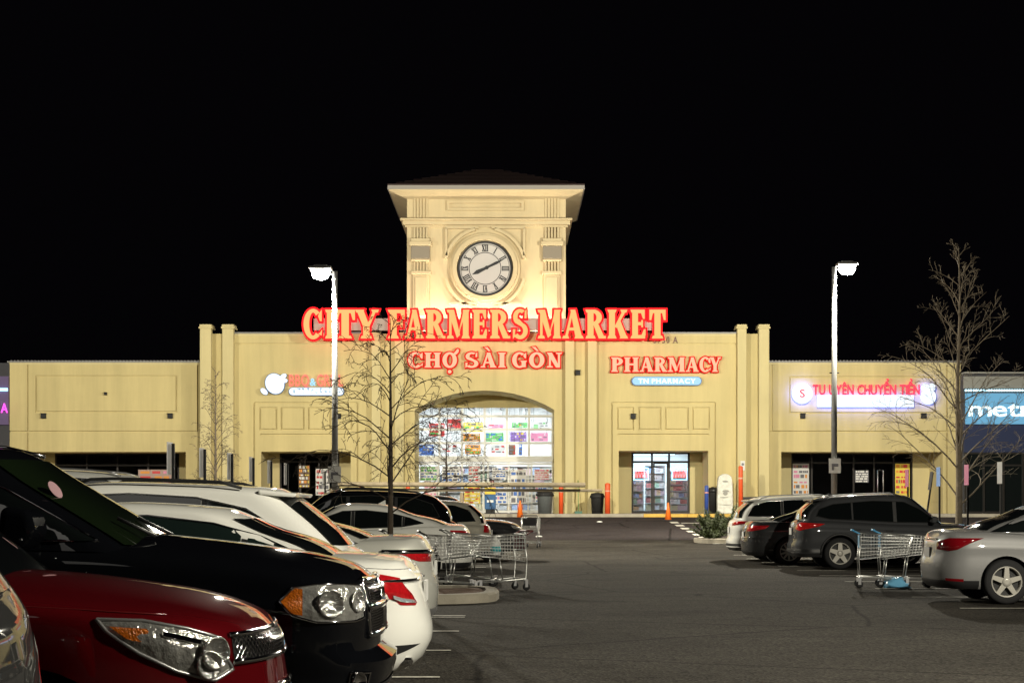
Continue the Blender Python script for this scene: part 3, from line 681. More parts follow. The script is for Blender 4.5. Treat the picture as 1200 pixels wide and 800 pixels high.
def rc(x0,z0,x1,z1): return [('p',(x0,z0),(x1,z0),(x1,z1),(x0,z1))]
def pg(*p): return [('p',)+p]
T_, S_, H_ = .27, .10, .10     # stem, serif height, thin bar
def serif(xc, w, z, up=True):
    return pg((xc-w/2,z),(xc+w/2,z),(xc+w/2-.05,z+S_ if up else z-S_),(xc-w/2+.05,z+S_ if up else z-S_))
def stem(xc, w=T_, sw=.46): return rc(xc-w/2,0,xc+w/2,1)+serif(xc,sw,0)+serif(xc,sw,1,False)
def glyph(c):
    if c == 'I': return stem(.23), .46
    if c == 'T': return rc(.22,0,.49,1)+serif(.355,.50,0)+rc(0,.88,.71,1)+pg((0,.64),(.08,.64),(.16,.9),(0,.9))+pg((.71,.64),(.71,.9),(.55,.9),(.63,.64)), .71
    if c == 'F': return stem(.23,T_,.44)+rc(.2,.88,.68,1)+rc(.3,.46,.56,.58)+pg((.68,.66),(.68,.9),(.5,.9),(.6,.66))+rc(.52,.38,.60,.66), .70
    if c == 'E': return stem(.23,T_,.44)+rc(.2,.88,.68,1)+rc(.2,0,.70,.12)+rc(.3,.46,.56,.57)+pg((.68,.68),(.68,.9),(.5,.9),(.6,.68))+pg((.72,.32),(.64,.32),(.52,.1),(.72,.1))+rc(.52,.39,.60,.64), .74
    if c == 'P': return stem(.23)+ell(.36,.72,(.40,.28),(.15,.16),-90,90), .77
    if c == 'R': return stem(.23)+ell(.36,.73,(.38,.27),(.14,.15),-90,90)+pg((.36,.48),(.58,.5),(.88,0),(.60,0))+rc(.62,0,.92,.09), .92
    if c == 'H': return stem(.22,.25,.42)+stem(.74,.25,.42)+rc(.3,.45,.66,.57), .96
    if c == 'N': return rc(.16,0,.28,1)+serif(.22,.40,0)+rc(.70,0,.82,1)+serif(.76,.38,1,False)+pg((.04,1),(.34,1),(.82,0),(.58,0)), .96
    if c == 'M': return rc(.12,0,.24,1)+serif(.18,.36,0)+pg((.05,1),(.36,1),(.66,.12),(.5,.02))+pg((.52,.02),(.62,.12),(.84,1),(1.0,1))+rc(.80,0,1.08,1)+serif(.94,.42,0)+serif(.98,.30,1,False)+serif(.14,.3,1,False), 1.16
    if c == 'A': return pg((.10,0),(.22,0),(.50,.98),(.40,.98))+pg((.36,1),(.58,1),(.90,0),(.60,0))+serif(.15,.32,0)+serif(.75,.42,0)+rc(.24,.28,.68,.38), .96
    if c == 'K': return stem(.22,T_,.42)+pg((.34,.42),(.42,.36),(.84,.94),(.70,.96))+serif(.76,.32,1,False)+pg((.40,.50),(.58,.66),(.92,0),(.62,0))+serif(.76,.38,0), .95
    if c == 'Y': return rc(.30,0,.57,.46)+serif(.435,.48,0)+pg((.02,1),(.31,1),(.57,.42),(.30,.42))+pg((.44,.42),(.57,.42),(.86,1),(.74,1))+serif(.16,.38,1,False)+serif(.80,.32,1,False), .92
    if c == 'C': return ell(.47,.5,(.46,.53),(.19,.40),48,312,26)+pg((.80,.60),(.88,.60),(.88,1.0),(.80,.93),(.70,.78))+pg((.70,.16),(.80,.2),(.90,.32),(.88,.10)), .92
    if c == 'G': return ell(.47,.5,(.46,.53),(.19,.40),48,300,26)+pg((.80,.62),(.88,.62),(.88,1.0),(.80,.93),(.70,.78))+rc(.60,.02,.86,.40)+serif(.73,.42,.46,False), .96
    if c == 'O': return ell(.46,.5,(.46,.53),(.19,.38),0,360,36), .92
    if c == 'S': return ell(.36,.745,(.33,.285),(.12,.16),50,235,14)+ell(.36,.265,(.36,.29),(.14,.16),-145,62,14)+pg((.06,.60),(.22,.50),(.72,.28),(.56,.48),(.30,.68))+pg((.56,.70),(.66,.70),(.66,1.02),(.58,.94))+pg((.02,-.02),(.10,.05),(.14,.32),(.02,.32)), .74
    return rc(0,0,.3,1), .4
def accents(c):
    if c == 'À': return 'A', pg((.22,1.36),(.42,1.36),(.60,1.10),(.48,1.10))
    if c == 'Ò': return 'O', pg((.16,1.38),(.38,1.38),(.58,1.10),(.46,1.10))
    if c == 'Ợ': return 'O', ell(.46,-.28,(.12,.12),(.001,.001),0,360,12)+pg((.66,.86),(.74,.98),(.90,1.18),(1.04,1.16),(1.02,1.02),(.86,.86))+ell(.97,1.16,(.08,.08),(.001,.001),0,360,10)
    return c, []
def letter(parent, c, x0, x1, z0, z1, y, face, halo, e=.06, th=.16):
    base, acc = accents(c); st, wd = glyph(base); st = st+acc
    sx, sz = (x1-x0)/wd, (z1-z0)
    fm, hm = MB(), MB()
    for k, s in enumerate(st):
        pts = s[1:]
        P = [(x0+p[0]*sx, z0+p[1]*sz) for p in pts]
        ar = sum(P[i][0]*P[(i+1)%len(P)][1]-P[(i+1)%len(P)][0]*P[i][1] for i in range(len(P)))
        if ar < 0: P = P[::-1]
        cx = sum(p[0] for p in P)/len(P); cz = sum(p[1] for p in P)/len(P)
        ex = []
        for i in range(len(P)):
            a,b_,c_ = P[i-1],P[i],P[(i+1)%len(P)]
            def nrm(u,v):
                dx,dz = v[0]-u[0],v[1]-u[1]; l = math.hypot(dx,dz) or 1e-6; return dz/l,-dx/l
            n1,n2 = nrm(a,b_),nrm(b_,c_); nx,nz = n1[0]+n2[0],n1[1]+n2[1]; l = math.hypot(nx,nz) or 1; sc = min(1.3,2/max(l,.8))
            ex.append((b_[0]+nx/l*e*sc, b_[1]+nz/l*e*sc))
        j = k % 12
        fm.prism(P, y-th-.012-.0012*j, y-th-.001); hm.prism(ex, y-th-.0012*(11-j)*.0-.0006*j+.0, y-.02-.0006*j)
    g = fm.build('letter', face, parent, fix=False); hm.build('letter_return', halo, g, fix=False)
def sign(label, items, py0, py1, y, face, halo, e, s, group=None):
    xs_ = [i[1] for i in items]; t = thing('channel_letter_sign', label, 'sign', (0,0,0))
    for c,a,b_ in items: letter(t, c, (a-600)/s, (b_-600)/s, CAMH+(591-py1)/s, CAMH+(591-py0)/s, y, face, halo, e)
    return t
YS = D0-.55; SS = 2000/(YS-.16)
MAIN = [('C',355.5,378),('I',381,391),('T',393,416),('Y',417,443),('F',454,475),('A',474,497),('R',498.5,522),('M',523.5,551),('E',553,571),('R',574,598),('S',600.5,619),
        ('M',630,658),('A',659,684),('R',686,710),('K',711.5,736),('E',738.5,757),('T',761,780)]
sg = sign('huge glowing red orange CITY FARMERS MARKET letters along roof edge', MAIN, 362.8, 396.5, YS, FACE_O, HALO_R, .09, SS)
q = MB(); q.box((367-600)/SS,(772-600)/SS,YS+.02,YS+.14,CAMH+(591-386.5)/SS,CAMH+(591-372.5)/SS)
for p in range(375,771,33):
    x = (p-600)/SS; q.box(x-.04,x+.04,YS+.15,D0-.09 if 440 < p < 0 else YS+.35,CAMH+(591-384)/SS,CAMH+(591-375)/SS)
q.build('backing_rail', mat('rail_grey',(.30,.27,.23),.6), sg)
q = MB()
for p in range(380,771,26):
    x = (p-600)/SS; q.box(x-.025,x+.025,YS+.02,YS+.07,CAMH+(591-394)/SS,CAMH+(591-387)/SS); q.box(x-.025,x+.025,YS+.071,D0+.1,CAMH+(591-388.6)/SS,CAMH+(591-387)/SS)
q.build('sign_brackets', COPING, sg)['kind'] = 'stuff'
CHO = [('C',478,496),('H',497,517),('Ợ',518.5,535.5),('S',545,561),('À',563,582),('I',583.5,593),('G',600,618),('Ò',620,638),('N',640,659)]
sign('smaller glowing red CHO SAI GON letters above the arch', CHO, 413, 430.5, D0-.05, FACE_P, HALO_P, .06, 2000/(D0-.2))
PH = [('P',716,730),('H',731,749),('A',749.5,766),('R',766.5,782),('M',782.5,803),('A',803.5,819),('C',819.5,833),('Y',832,844.5)]
sign('glowing red PHARMACY letters above light blue oval sign', PH, 418.5, 435.5, D0-.05, FACE_P, HALO_P, .055, 2000/(D0-.2))
# text in the default typeface, one mesh per character
def text_mesh(ch, size=1., ext=.02):
    c = bpy.data.curves.new('txt', 'FONT'); c.body = ch; c.size = size; c.extrude = ext/2; c.resolution_u = 3; c.offset = .009
    o = bpy.data.objects.new('txt', c); COL.objects.link(o)
    dg = bpy.context.evaluated_depsgraph_get(); me = bpy.data.meshes.new_from_object(o.evaluated_get(dg))
    bpy.data.objects.remove(o); bpy.data.curves.remove(c); return me
def text_line(parent, s, x0, x1, z0, z1, y, m, name='letter', ext=.03, gap=.12, bold=0.):
    capme = text_mesh('H'); ch_ = max(v.co.y for v in capme.vertices); sz = (z1-z0)/ch_
    items = []; x = 0
    for c in s:
        if c == ' ': x += .32; continue
        me = text_mesh(c, 1., ext/sz)
        if not len(me.vertices): continue
        a = min(v.co.x for v in me.vertices); e = max(v.co.x for v in me.vertices)
        items.append((me, x-a)); x += (e-a)+gap
    tot = x-gap; kx = (x1-x0)/tot
    for me, off in items:
        for v in me.vertices: X,Z,Y = v.co.x+off, v.co.y, v.co.z; v.co = (x0+X*kx, y-Y*sz-ext/2, z0+Z*sz)
        me.materials.clear(); me.materials.append(m); link(name, me, parent)
def pill(x0,x1,z0,z1,y0,y1,n=8):
    r = (z1-z0)/2; zc_ = (z0+z1)/2
    return [(x1-r+r*math.cos(R(-90+180*k/n)), zc_+r*math.sin(R(-90+180*k/n))) for k in range(n+1)]+[(x0+r+r*math.cos(R(90+180*k/n)), zc_+r*math.sin(R(90+180*k/n))) for k in range(n+1)]
WHB = emis('lit_white_panel',(.80,.90,1),1.15); CYB = emis('lit_cyan_panel',(.42,.72,1),.85); BLR = mat('blue_return',(.05,.12,.3),.5)
t = thing('oval_light_sign','light blue glowing oval sign under PHARMACY letters','sign',(0,0,0)); s = 2000/(D0-.2)
def SX(p): return (p-600)/s
def SZ(p): return CAMH+(591-p)/s
q = MB(); q.prism(pill(SX(740),SX(822.5),SZ(451.5),SZ(441),0,0),D0-.2,D0-.04); q.build('box',BLR,t)
q = MB(); q.prism(pill(SX(741),SX(821.5),SZ(450.8),SZ(441.7),0,0),D0-.215,D0-.201); q.build('lit_face',CYB,t)
text_line(t,'TN PHARMACY',SX(748),SX(815),SZ(448.8),SZ(443.6),D0-.217,emis('pale_white_letter',(.95,.98,1),1.6),ext=.006)
t = thing('grill_sign','red BBQ & GRILL letters over white glowing oval panel','sign',(0,0,0))
q = MB(); q.prism(pill(SX(338),SX(403.5),SZ(463.5),SZ(453.5),0,0),D0-.2,D0-.04); q.build('box',BLR,t)
q = MB(); q.prism(pill(SX(338.8),SX(402.7),SZ(462.7),SZ(454.3),0,0),D0-.215,D0-.201); q.build('lit_face',WHB,t)
rnd = random.Random(3); q = MB()
for k in range(11):
    x = SX(343+k*5.2)
    for _ in range(4): a = rnd.uniform(0,.1); zz = SZ(461)+rnd.uniform(0,.2); q.box(x+a,x+a+rnd.choice((.03,.08)),D0-.222-.0007*_,D0-.216,zz,zz+rnd.choice((.02,.05)))
q.build('blue_lettering',mat('blue_ink',(.2,.35,.55),.5),t,fix=False,kind='stuff')
RF = emis('lit_red_letter',(1,.24,.17),1.0)
text_line(t,'BBQ',SX(338.5),SX(362),SZ(452),SZ(438.5),D0-.08,RF,ext=.1,gap=.1); text_line(t,'GRILL',SX(371),SX(402),SZ(452),SZ(438.5),D0-.08,RF,ext=.1,gap=.1)
text_line(t,'&',SX(363),SX(370),SZ(451.5),SZ(443),D0-.08,emis('lit_blue_letter',(.35,.7,1),1.1),ext=.1)
t = thing('round_emblem_sign','glowing white round emblem with two tabs left of BBQ letters','sign',(0,0,0))
def blob(cx,cz,rx,rz,rot=0,n=22): 
    c,s_ = math.cos(rot),math.sin(rot); return [(cx+rx*math.cos(a)*c-rz*math.sin(a)*s_, cz+rx*math.cos(a)*s_+rz*math.sin(a)*c) for a in [2*math.pi*k/n for k in range(n)]]
for nm,y0,y1,g,mm in (('box',D0-.2,D0-.04,1.,BLR),('lit_face',D0-.216,D0-.201,.94,WHB)):
    q = MB(); q.prism(blob(SX(322),SZ(449.5),11.5/s*g,13/s*g,.5),y0,y1)
    q.prism(blob(SX(332),SZ(441),4.5/s*g,3/s*g,.6),y0-.001,y1); q.prism(blob(SX(334),SZ(446),3.2/s*g,2.6/s*g,.2),y0-.002,y1); q.prism(blob(SX(309.5),SZ(458.5),5.2/s*g,3.2/s*g,-.7),y0-.003,y1)
    q.build(nm,mm,t,fix=False)
# money transfer sign
YW = D0+.35; s = 2000/(YW-.2)
BLH = emis('lit_blue_halo',(.10,.16,1),14.,(.1,.1,.3))
t = thing('transfer_sign','red TU UYEN CHUYEN TIEN letters over white strip with blue backlight','sign',(0,0,0))
q = MB(); q.box(SX(958),SX(1069),YW-.30,YW-.26,SZ(476.5),SZ(463.5)); q.build('halo_back',BLH,t)
q = MB(); q.box(SX(957),SX(1070),YW-.36,YW-.301,SZ(477),SZ(463)); q.build('lit_face',WHB,t)
text_line(t,'TU UYÊN CHUYỂN TIỀN',SX(953),SX(1078),SZ(462),SZ(450.5),YW-.1,emis('lit_red_bright',(1,.06,.10),1.3),ext=.12,gap=.09)
text_line(t,'CHUYEN TIEN NHANH',SX(966),SX(1062),SZ(473),SZ(467.5),YW-.201,emis('faint_blue_letter',(.7,.85,1),1.),ext=.004) if 0 else None
for (nm,lab,cx_,cz_,r_) in (('round_emblem_sign','white glowing disc with small red S beside transfer sign',939.5,461,12.5),):
    t2 = thing(nm,lab,'sign',(0,0,0))
    q = MB(); q.lathe([(r_/s*.96,YW-.30),(r_/s*.96,YW-.26)],(SX(cx_),0,SZ(cz_)),28,'y',0,False); q.build('halo_back',BLH,t2)
    q = MB(); q.lathe([(r_/s*.98,YW-.36),(r_/s*.98,YW-.301)],(SX(cx_),0,SZ(cz_)),28,'y',0,False); q.build('lit_face',WHB,t2)
    text_line(t2,'S',SX(cx_-3),SX(cx_+3),SZ(cz_+4.5),SZ(cz_-4.5),YW-.36,emis('lit_red_bright',(1,.06,.10),1.3),ext=.01)
t2 = thing('globe_emblem_sign','white glowing lobed emblem at right end of transfer sign','sign',(0,0,0))
for nm,y0,y1,g,mm in (('halo_back',YW-.30,YW-.26,.96,BLH),('lit_face',YW-.36,YW-.304,1.,WHB)):
    q = MB(); q.prism(blob(SX(1087),SZ(465),9/s*g,9/s*g),y0,y1); q.prism(blob(SX(1083),SZ(454),4.5/s*g,4.5/s*g),y0-.001,y1); q.prism(blob(SX(1091),SZ(454),4.5/s*g,4.5/s*g),y0-.002,y1); q.build(nm,mm,t2,fix=False)
# address numerals
t = thing('address_numerals','small dark brown address numbers on wall right of the big red sign','numbers',(0,0,0)); s = 2000/D0
text_line(t,'3750 A',SX(766),SX(794),SZ(402),SZ(394.5),D0-.03,mat('brown_numeral',(.12,.05,.03),.5),name='numeral',ext=.03,gap=.25)
# neighbour building on the right (blue shop)
BLUEW = mat('dark_blue_wall',(.012,.02,.06),.7); GREYW = mat('dark_grey_wall',(.04,.04,.045),.8)
nb = thing('phone_shop_building','dark phone shop with blue band and pale parapet right of the market','building',(0,0,0)); YN = D0-.2; s = 2000/YN
q = MB(); q.box(SX(1128.8),SX(1290),YN+.02,YN+12,ZB,SZ(438)); q.build('wall',GREYW,nb)
q = MB(); q.box(SX(1128.8),SX(1290),YN-.12,YN+.01,SZ(455),SZ(441)); q.box(SX(1128.6),SX(1290),YN-.2,YN+.3,SZ(438)+.002,SZ(436)); q.build('parapet_band',mat('pale_grey_wall',(.22,.22,.2),.8),nb)
q = MB(); q.box(SX(1128.8),SX(1290),YN-.15,YN+.01,SZ(530),SZ(498)); q.build('blue_band',BLUEW,nb)
storefront('',0,0,SWZ,SZ(530),YN-.1,[SX(p) for p in (1131,1152,1175,1198,1222)],[SWZ+.06,SZ(545),SZ(530)-.03],FRAMED,.08,parent=nb,glass=GLASSD)
t = thing('phone_shop_sign','pale blue glowing metro sign panel with dotted light line','sign',(0,0,0))
q = MB(); q.box(SX(1130),SX(1290),YN-.3,YN-.13,SZ(497),SZ(461)); q.build('lit_panel',emis('lit_azure_panel',(.20,.52,.80),.62),t)
text_line(t,'metro',SX(1133),SX(1228),SZ(488),SZ(470),YN-.3,emis('lit_white_letter',(.8,.97,1),1.6),ext=.1,gap=.03)
q = MB()
for k in range(40): q.lathe([(.05,-.02),(.05,.02)],(SX(1131+3*k),YN-.14,SZ(457.5)),8,'y')
q.build('light_dots',emis('dot_light',(.5,.85,1),3),t,fix=False,kind='stuff')
# neighbour on the left
nb = thing('violet_shop_building','dark shop with violet wall at left edge','building',(0,0,0))
q = MB(); q.box(SX(-120),SX(7.2),YN+.5,YN+12,ZB,SZ(424)); q.build('wall',GREYW,nb)
q = MB(); q.box(SX(-120),SX(7),YN+.36,YN+.49,SZ(497),SZ(440)); q.build('violet_band',mat('violet_wall',(.10,.07,.16),.7),nb)
t = thing('pink_letter_sign','pink glowing letter A under a blue light line at left edge','sign',(0,0,0))
text_line(t,'A',SX(-1),SX(7),SZ(483),SZ(472),YN+.3,emis('lit_magenta',(1,.1,.75),1.6),ext=.08)
q = MB(); q.box(SX(-80),SX(6.5),YN+.27,YN+.35,SZ(457.5),SZ(454)); q.build('light_line',emis('lit_sky_line',(.35,.65,1),2.5),t)

# ------------------------------------------------------------------ street lamps
def lamp(x, y, h, side, label, power=LAMP_W, noticed=False):
    z0 = zg(y); t = thing('street_lamp', label, 'street lamp', (x,y,z0), 0, 'parking lot lamp poles')
    q = MB(); q.lathe([(.32,-.1),(.32,.75),(.29,.8)],(0,0,0),18); q.build('base',CONC,t)
    q = MB(); q.tube([(0,0,.8),(0,0,h*.5),(0,0,h+.1)],[.105,.095,.075],10); q.build('pole',POLEM,t)
    q = MB(); q.box(-.17,.17,-.17,.17,.8,.84); q.box(-.14,.14,-.14,.14,.841,.9); q.build('flange',POLEM,t)
    q = MB(); q.tube([(0,0,h),(side*.2,0,h+.06),(side*.44,0,h+.1)],.035,8); q.build('arm',POLEM,t)
    q = MB(); q.box(side*.44-.34,side*.44+.34,-.3,.3,h+.14,h+.24); q.box(side*.44-.2,side*.44+.2,-.14,.14,h+.241,h+.3); bevel(q.build('lamp_head',POLEM,t),.03)
    q = MB(); q.lathe([(.06,-.2),(.2,-.16),(.28,-.04),(.28,.05),(.1,.09)],(side*.44,0,h+.04),18); q.build('lens',emis('lamp_lens',(1,.97,.88),60),t)
    l = bpy.data.lights.new('lamp_glow','POINT'); l.energy = power; l.color = (1,.93,.76); l.shadow_soft_size = .16
    lo = bpy.data.objects.new('lamp_glow',l); COL.objects.link(lo); lo.location = (x+side*.44,y,z0+h-.36)
    if noticed:
        q = MB(); q.box(-.2,.2,-.13,-.11,noticed,noticed+.5); q2 = q.build('notice',mat('notice_white',(.6,.6,.58),.6),t)
        q = MB(); q.box(-.11,.11,-.135,-.131,noticed+.22,noticed+.32); q.box(-.11,-.04,-.1365,-.131,noticed+.1,noticed+.3); q.build('printed_mark',GREYT,q2)
    for zz in (h*.62,): q = MB(); q.tube([(-.16,0,zz),(.16,0,zz)],.025,6); q.build('clamp',DARKM,t)
    return t
lamp(-5.5, 53., 8.5, -1, 'tall silver lamp post in front of the grill sign', noticed=2.05)
lamp(10.95, 58., 9.2, 1, 'tall silver lamp post in front of the red and blue transfer sign', noticed=2.3)
lamp(11.3, 7., 9.2, 1, 'unseen tall silver lamp post added beside the near right parking row', LAMP_W*1.0)  # added out of view, stands in for lot lights on the near cars
lamp(-22., 57., 9.2, -1, 'unseen tall silver lamp post added beyond the left end of the shops', LAMP_W*.6)  # added out of view to even the light on the left wing

# ------------------------------------------------------------------ bare trees
def tree(label, x, y, z0, H, r0, first, spread, nb_, seed, bark=BARK, droop=.5, up=45, lean=0., dens=1.0):
    rnd = random.Random(seed); t = thing('bare_tree', label, 'tree', (x,y,z0))
    n = 12; tp = []
    for k in range(n+1):
        f = k/n; tp.append(Vector((lean*f+.05*mnoise.noise(Vector((seed,f*3,0)))*H*.25*f, .05*mnoise.noise(Vector((seed+9,f*3,0)))*H*.2*f, H*f)))
    tr = [r0*(1.25 if k == 0 else (1-.93*(k/n)**1.1)) for k in range(n+1)]
    q = MB(); q.tube(tp,tr,9); q.build('trunk',bark,t)
    def tpt(f): a = min(int(f*n),n-1); return tp[a].lerp(tp[a+1], f*n-a)
    c = MB()
    def shoot(p, d, L, r, lev):
        k = 6 if lev < 2 else 4; pts = [p]; rs = [r]; dd = d.normalized(); cur = p.copy()
        for i in range(k):
            f = (i+1)/k
            dd = (dd+Vector((rnd.uniform(-.16,.16),rnd.uniform(-.16,.16),rnd.uniform(-.1,.14) - (droop*.42*f if lev < 2 else droop*.25)))).normalized()
            cur = cur+dd*(L/k); pts.append(cur.copy()); rs.append(max(r*(1-.8*f),.0042))
        c.tube(pts,rs,5 if lev == 0 else (4 if lev == 1 else 3),cap=False)
        if lev < 3:
            m = int({0:6,1:5,2:3}[lev]*dens*(1 if L > .5 else .6))
            for j in range(m):
                f = .2+.75*(j+rnd.random())/m; a = min(int(f*k),k-1); pp = pts[a].lerp(pts[a+1],f*k-a)
                dv = (pts[a+1]-pts[a]).normalized(); o_ = dv.orthogonal().normalized(); o_.rotate(Matrix.Rotation(rnd.uniform(0,6.28),3,dv))
                shoot(pp,(dv*.75+o_*.75+Vector((0,0,.28))),L*rnd.uniform(.28,.48)*(1.1-.4*f),max(rs[a]*.55,.004),lev+1)
    for i in range(nb_):
        f = first+(1-first)*((i+rnd.random()*.6)/nb_)**.9; f = min(f,.985); az = i*2.4+rnd.uniform(-.4,.4)
        L = spread*(1.02-((f-first)/(1-first)))**.75*rnd.uniform(.75,1.1)+.15; el = R(up+15*(f-first)+rnd.uniform(-10,10))
        shoot(tpt(f),Vector((math.cos(az)*math.cos(el),math.sin(az)*math.cos(el),math.sin(el))),L,max(.30*r0*(1-.6*f),.008),0)
    c.build('crown',bark,t,fix=False)
    return t
tree('bare young tree with spreading branches in front of the arch', -1.95, 27.4, .05, 4.4, .058, .28, 2.2, 26, 4, BARK, .8, 34, dens=1.05)
tree('small bare tree standing before the left entrance panes', -2.85, 74.4, SWZ, 4.6, .06, .28, 2.6, 26, 11, BARK, .4, 25, dens=1.2)
tree('thin bare tree against the left pilasters', -10.6, 61., .35, 5.9, .07, .12, 1.6, 34, 21, BARK, .9, 45, dens=1.2)
tree('tall bare tree with pale upper branches right of the red blue sign', 11.75, 44.9, .0, 8.25, .10, .16, 3.0, 36, 33, BARKL, .3, 42, dens=1.05)

# shrubs in the right island
def shrub(x,y,r,h,label,seed):
    rnd = random.Random(seed); z0 = zg(y)+.1; t = thing('juniper_shrub',label,'shrub',(x,y,z0)); st = MB(); lf = MB()
    for k in range(60):
        az = rnd.uniform(0,6.28); el = rnd.uniform(.25,1.35); L = h*rnd.uniform(.7,1.05); d = Vector((math.cos(az)*math.cos(el)*r/h*1.3,math.sin(az)*math.cos(el)*r/h*1.3,math.sin(el)))
        pts = [Vector((0,0,0))+d*(L*f)+Vector((0,0,.06*f*f)) for f in (0,.3,.65,1)]; st.tube(pts,[.012,.009,.006,.003],4,cap=False)
        for j in range(70):
            f = rnd.uniform(.25,1.02); p = d*(L*f)+Vector((0,0,.06*f*f)); v = Vector((rnd.gauss(0,1),rnd.gauss(0,1),rnd.gauss(.5,.8))).normalized(); a = v.orthogonal().normalized()*.02; l = rnd.uniform(.07,.16)
            lf.add([p-a,p+a,p+v*l],[(0,1,2)])
    st.build('stem',BARK,t,fix=False); lf.build('foliage',LEAF,t,fix=False)
shrub(6.65,56.8,.62,.95,'left of two spiky green junipers on right island',1)
shrub(7.6,57.2,.65,1.1,'right of two spiky green junipers beside the white car',2)

# ------------------------------------------------------------------ shopping carts
def cart(x,y,rz,label,seat=None,zoff=0.,load=None):
    t = thing('shopping_cart',label,'shopping cart',(x,y,zg(y)+zoff),rz,'shopping carts left in the lot')
    L0,L1 = -.42,.50   # back (handle) / nose
    def W_(x_,z_): f = (x_-L0)/(L1-L0); return (.275-.075*f)*(1-.12*(1-(z_-.45)/.55))
    def zt(x_): return .96-.06*(x_-L0)/(L1-L0)
    def zb_(x_): return .50+.10*(x_-L0)/(L1-L0)
    nose = lambda f: L1-.10*(1-f)        # raked nose
    q = MB(); r = .0042
    N = 17
    for k in range(N):
        f = k/(N-1); xx = L0+(L1-L0)*f
        xb = L0+.02+(L1-.10-L0)*f
        for sg_ in (-1,1): q.tube([(xx,sg_*W_(xx,zt(xx)),zt(xx)),(xb,sg_*W_(xb,zb_(xb)),zb_(xb))],r,4,cap=False)
        q.tube([(xb,-W_(xb,zb_(xb)),zb_(xb)),(xb,W_(xb,zb_(xb)),zb_(xb))],r,4,cap=False)
    for k in range(8):
        f = k/7
        A = []
        for sg_ in (-1,1):
            pa = Vector((L0+.02*(1-f),sg_*W_(L0,zt(L0)),zb_(L0)+(zt(L0)-zb_(L0))*f)); pb = Vector((nose(f),sg_*W_(L1,zt(L1)),zb_(L1)+(zt(L1)-zb_(L1))*f))
            q.tube([pa,pb],r*1.15,4,cap=False); A.append((pa,pb))
        q.tube([A[0][1],A[1][1]],r,4,cap=False); q.tube([A[0][0],A[1][0]],r,4,cap=False)
    for k in range(1,9):
        yv = -1+2*k/9; q.tube([(L1,yv*W_(L1,.9),zt(L1)),(nose(0),yv*W_(L1,.6),zb_(L1)),(L0,yv*W_(L0,.5),zb_(L0)),(L0,yv*W_(L0,.9),zt(L0)-.04)],r,4,cap=False)
    q.build('basket',WIRE,t,fix=False,kind='stuff')
    q = MB(); q.tube([(L0,-W_(L0,.9),zt(L0)),(L1,-W_(L1,.9),zt(L1)),(L1,W_(L1,.9),zt(L1)),(L0,W_(L0,.9),zt(L0)),(L0,-W_(L0,.9),zt(L0))],.008,6); q.build('basket_rim',WIRE,t,fix=False)
    q = MB(); q.tube([(L0-.12,-.26,1.01),(L0-.12,.26,1.01)],.017,8); q.tube([(L0,-.265,.95),(L0-.12,-.25,1.01)],.011,6); q.tube([(L0,.265,.95),(L0-.12,.25,1.01)],.011,6); q.build('handle',seat or PLAST,t,fix=False)
    q = MB(); q.box(L0-.01,L0+.02,-.21,.21,.70,.92); bevel(q.build('child_seat',seat or PLAST,t),.01)
    q = MB()
    for sg_ in (-1,1):
        q.tube([(L0+.02,sg_*.25,.93),(L0-.02,sg_*.25,.5),(L0+.0,sg_*.25,.20),(.42,sg_*.2,.14)],.0125,6)
        q.tube([(.05,sg_*.22,.55),(.0,sg_*.23,.19)],.011,6)
    q.tube([(L0,-.25,.2),(L0,.25,.2)],.011,6); q.tube([(.42,-.2,.14),(.42,.2,.14)],.011,6); q.tube([(-.05,-.23,.18),(-.05,.23,.18)],.009,6); q.build('frame',WIRE,t,fix=False)
    for (wx,wy) in ((L0+.02,-.25),(L0+.02,.25),(.42,-.2),(.42,.2)):
        q = MB(); q.lathe([(.03,-.017),(.062,-.014),(.064,.0),(.062,.014),(.03,.017)],(wx-.03,wy,.064),14,'y'); wo = q.build('wheel',RUBBER,t)
        q = MB(); q.box(wx-.05,wx+.0,wy-.03,wy-.02,.06,.17); q.box(wx-.05,wx+.0,wy+.02,wy+.03,.06,.17); q.box(wx-.05,wx+.02,wy-.03,wy+.03,.171,.19); q.build('fork',STEEL,wo)
    return t
cart(-1.02,28.55,R(8),'empty wire shopping cart with black child seat nearest parked silver car',zoff=.0)
cart(-.25,29.1,R(203),'empty wire shopping cart at open edge of left aisle',mat('dark_red_plastic',(.12,.02,.02),.5))
cart(-1.75,29.9,R(15),'shopping cart half hidden behind the black seated cart',PLASTG)
cart(-.72,30.6,R(-6),'shopping cart between the two left carts and the white fastback',PLASTG)
cart(.62,53.6,R(80),'distant wire shopping cart beside dark car at far left row end')
cart(6.55,30.1,R(-8),'wire shopping cart with light blue seat in front of grey car',mat('sky_blue_plastic',(.1,.4,.7),.5))
cart(6.95,30.25,R(-8),'wire shopping cart pushed into the blue seated one',mat('sky_blue_plastic',(.1,.4,.7),.5))
t = thing('plastic_bag','crumpled light blue plastic bag lying under right shopping cart','bag',(6.75,29.9,0)); rnd = random.Random(8)
q = MB(); q.lathe([(.08,.0),(.2,.01),(.22,.05),(.18,.10),(.1,.15),(.05,.17)],(0,0,0),14); q.v = [(x+rnd.uniform(-.06,.06),y+rnd.uniform(-.06,.06),max(0,z+rnd.uniform(-.03,.04))) for x,y,z in q.v]; q.build('bag_body',mat('sky_blue_film',(.15,.42,.65),.35),t)
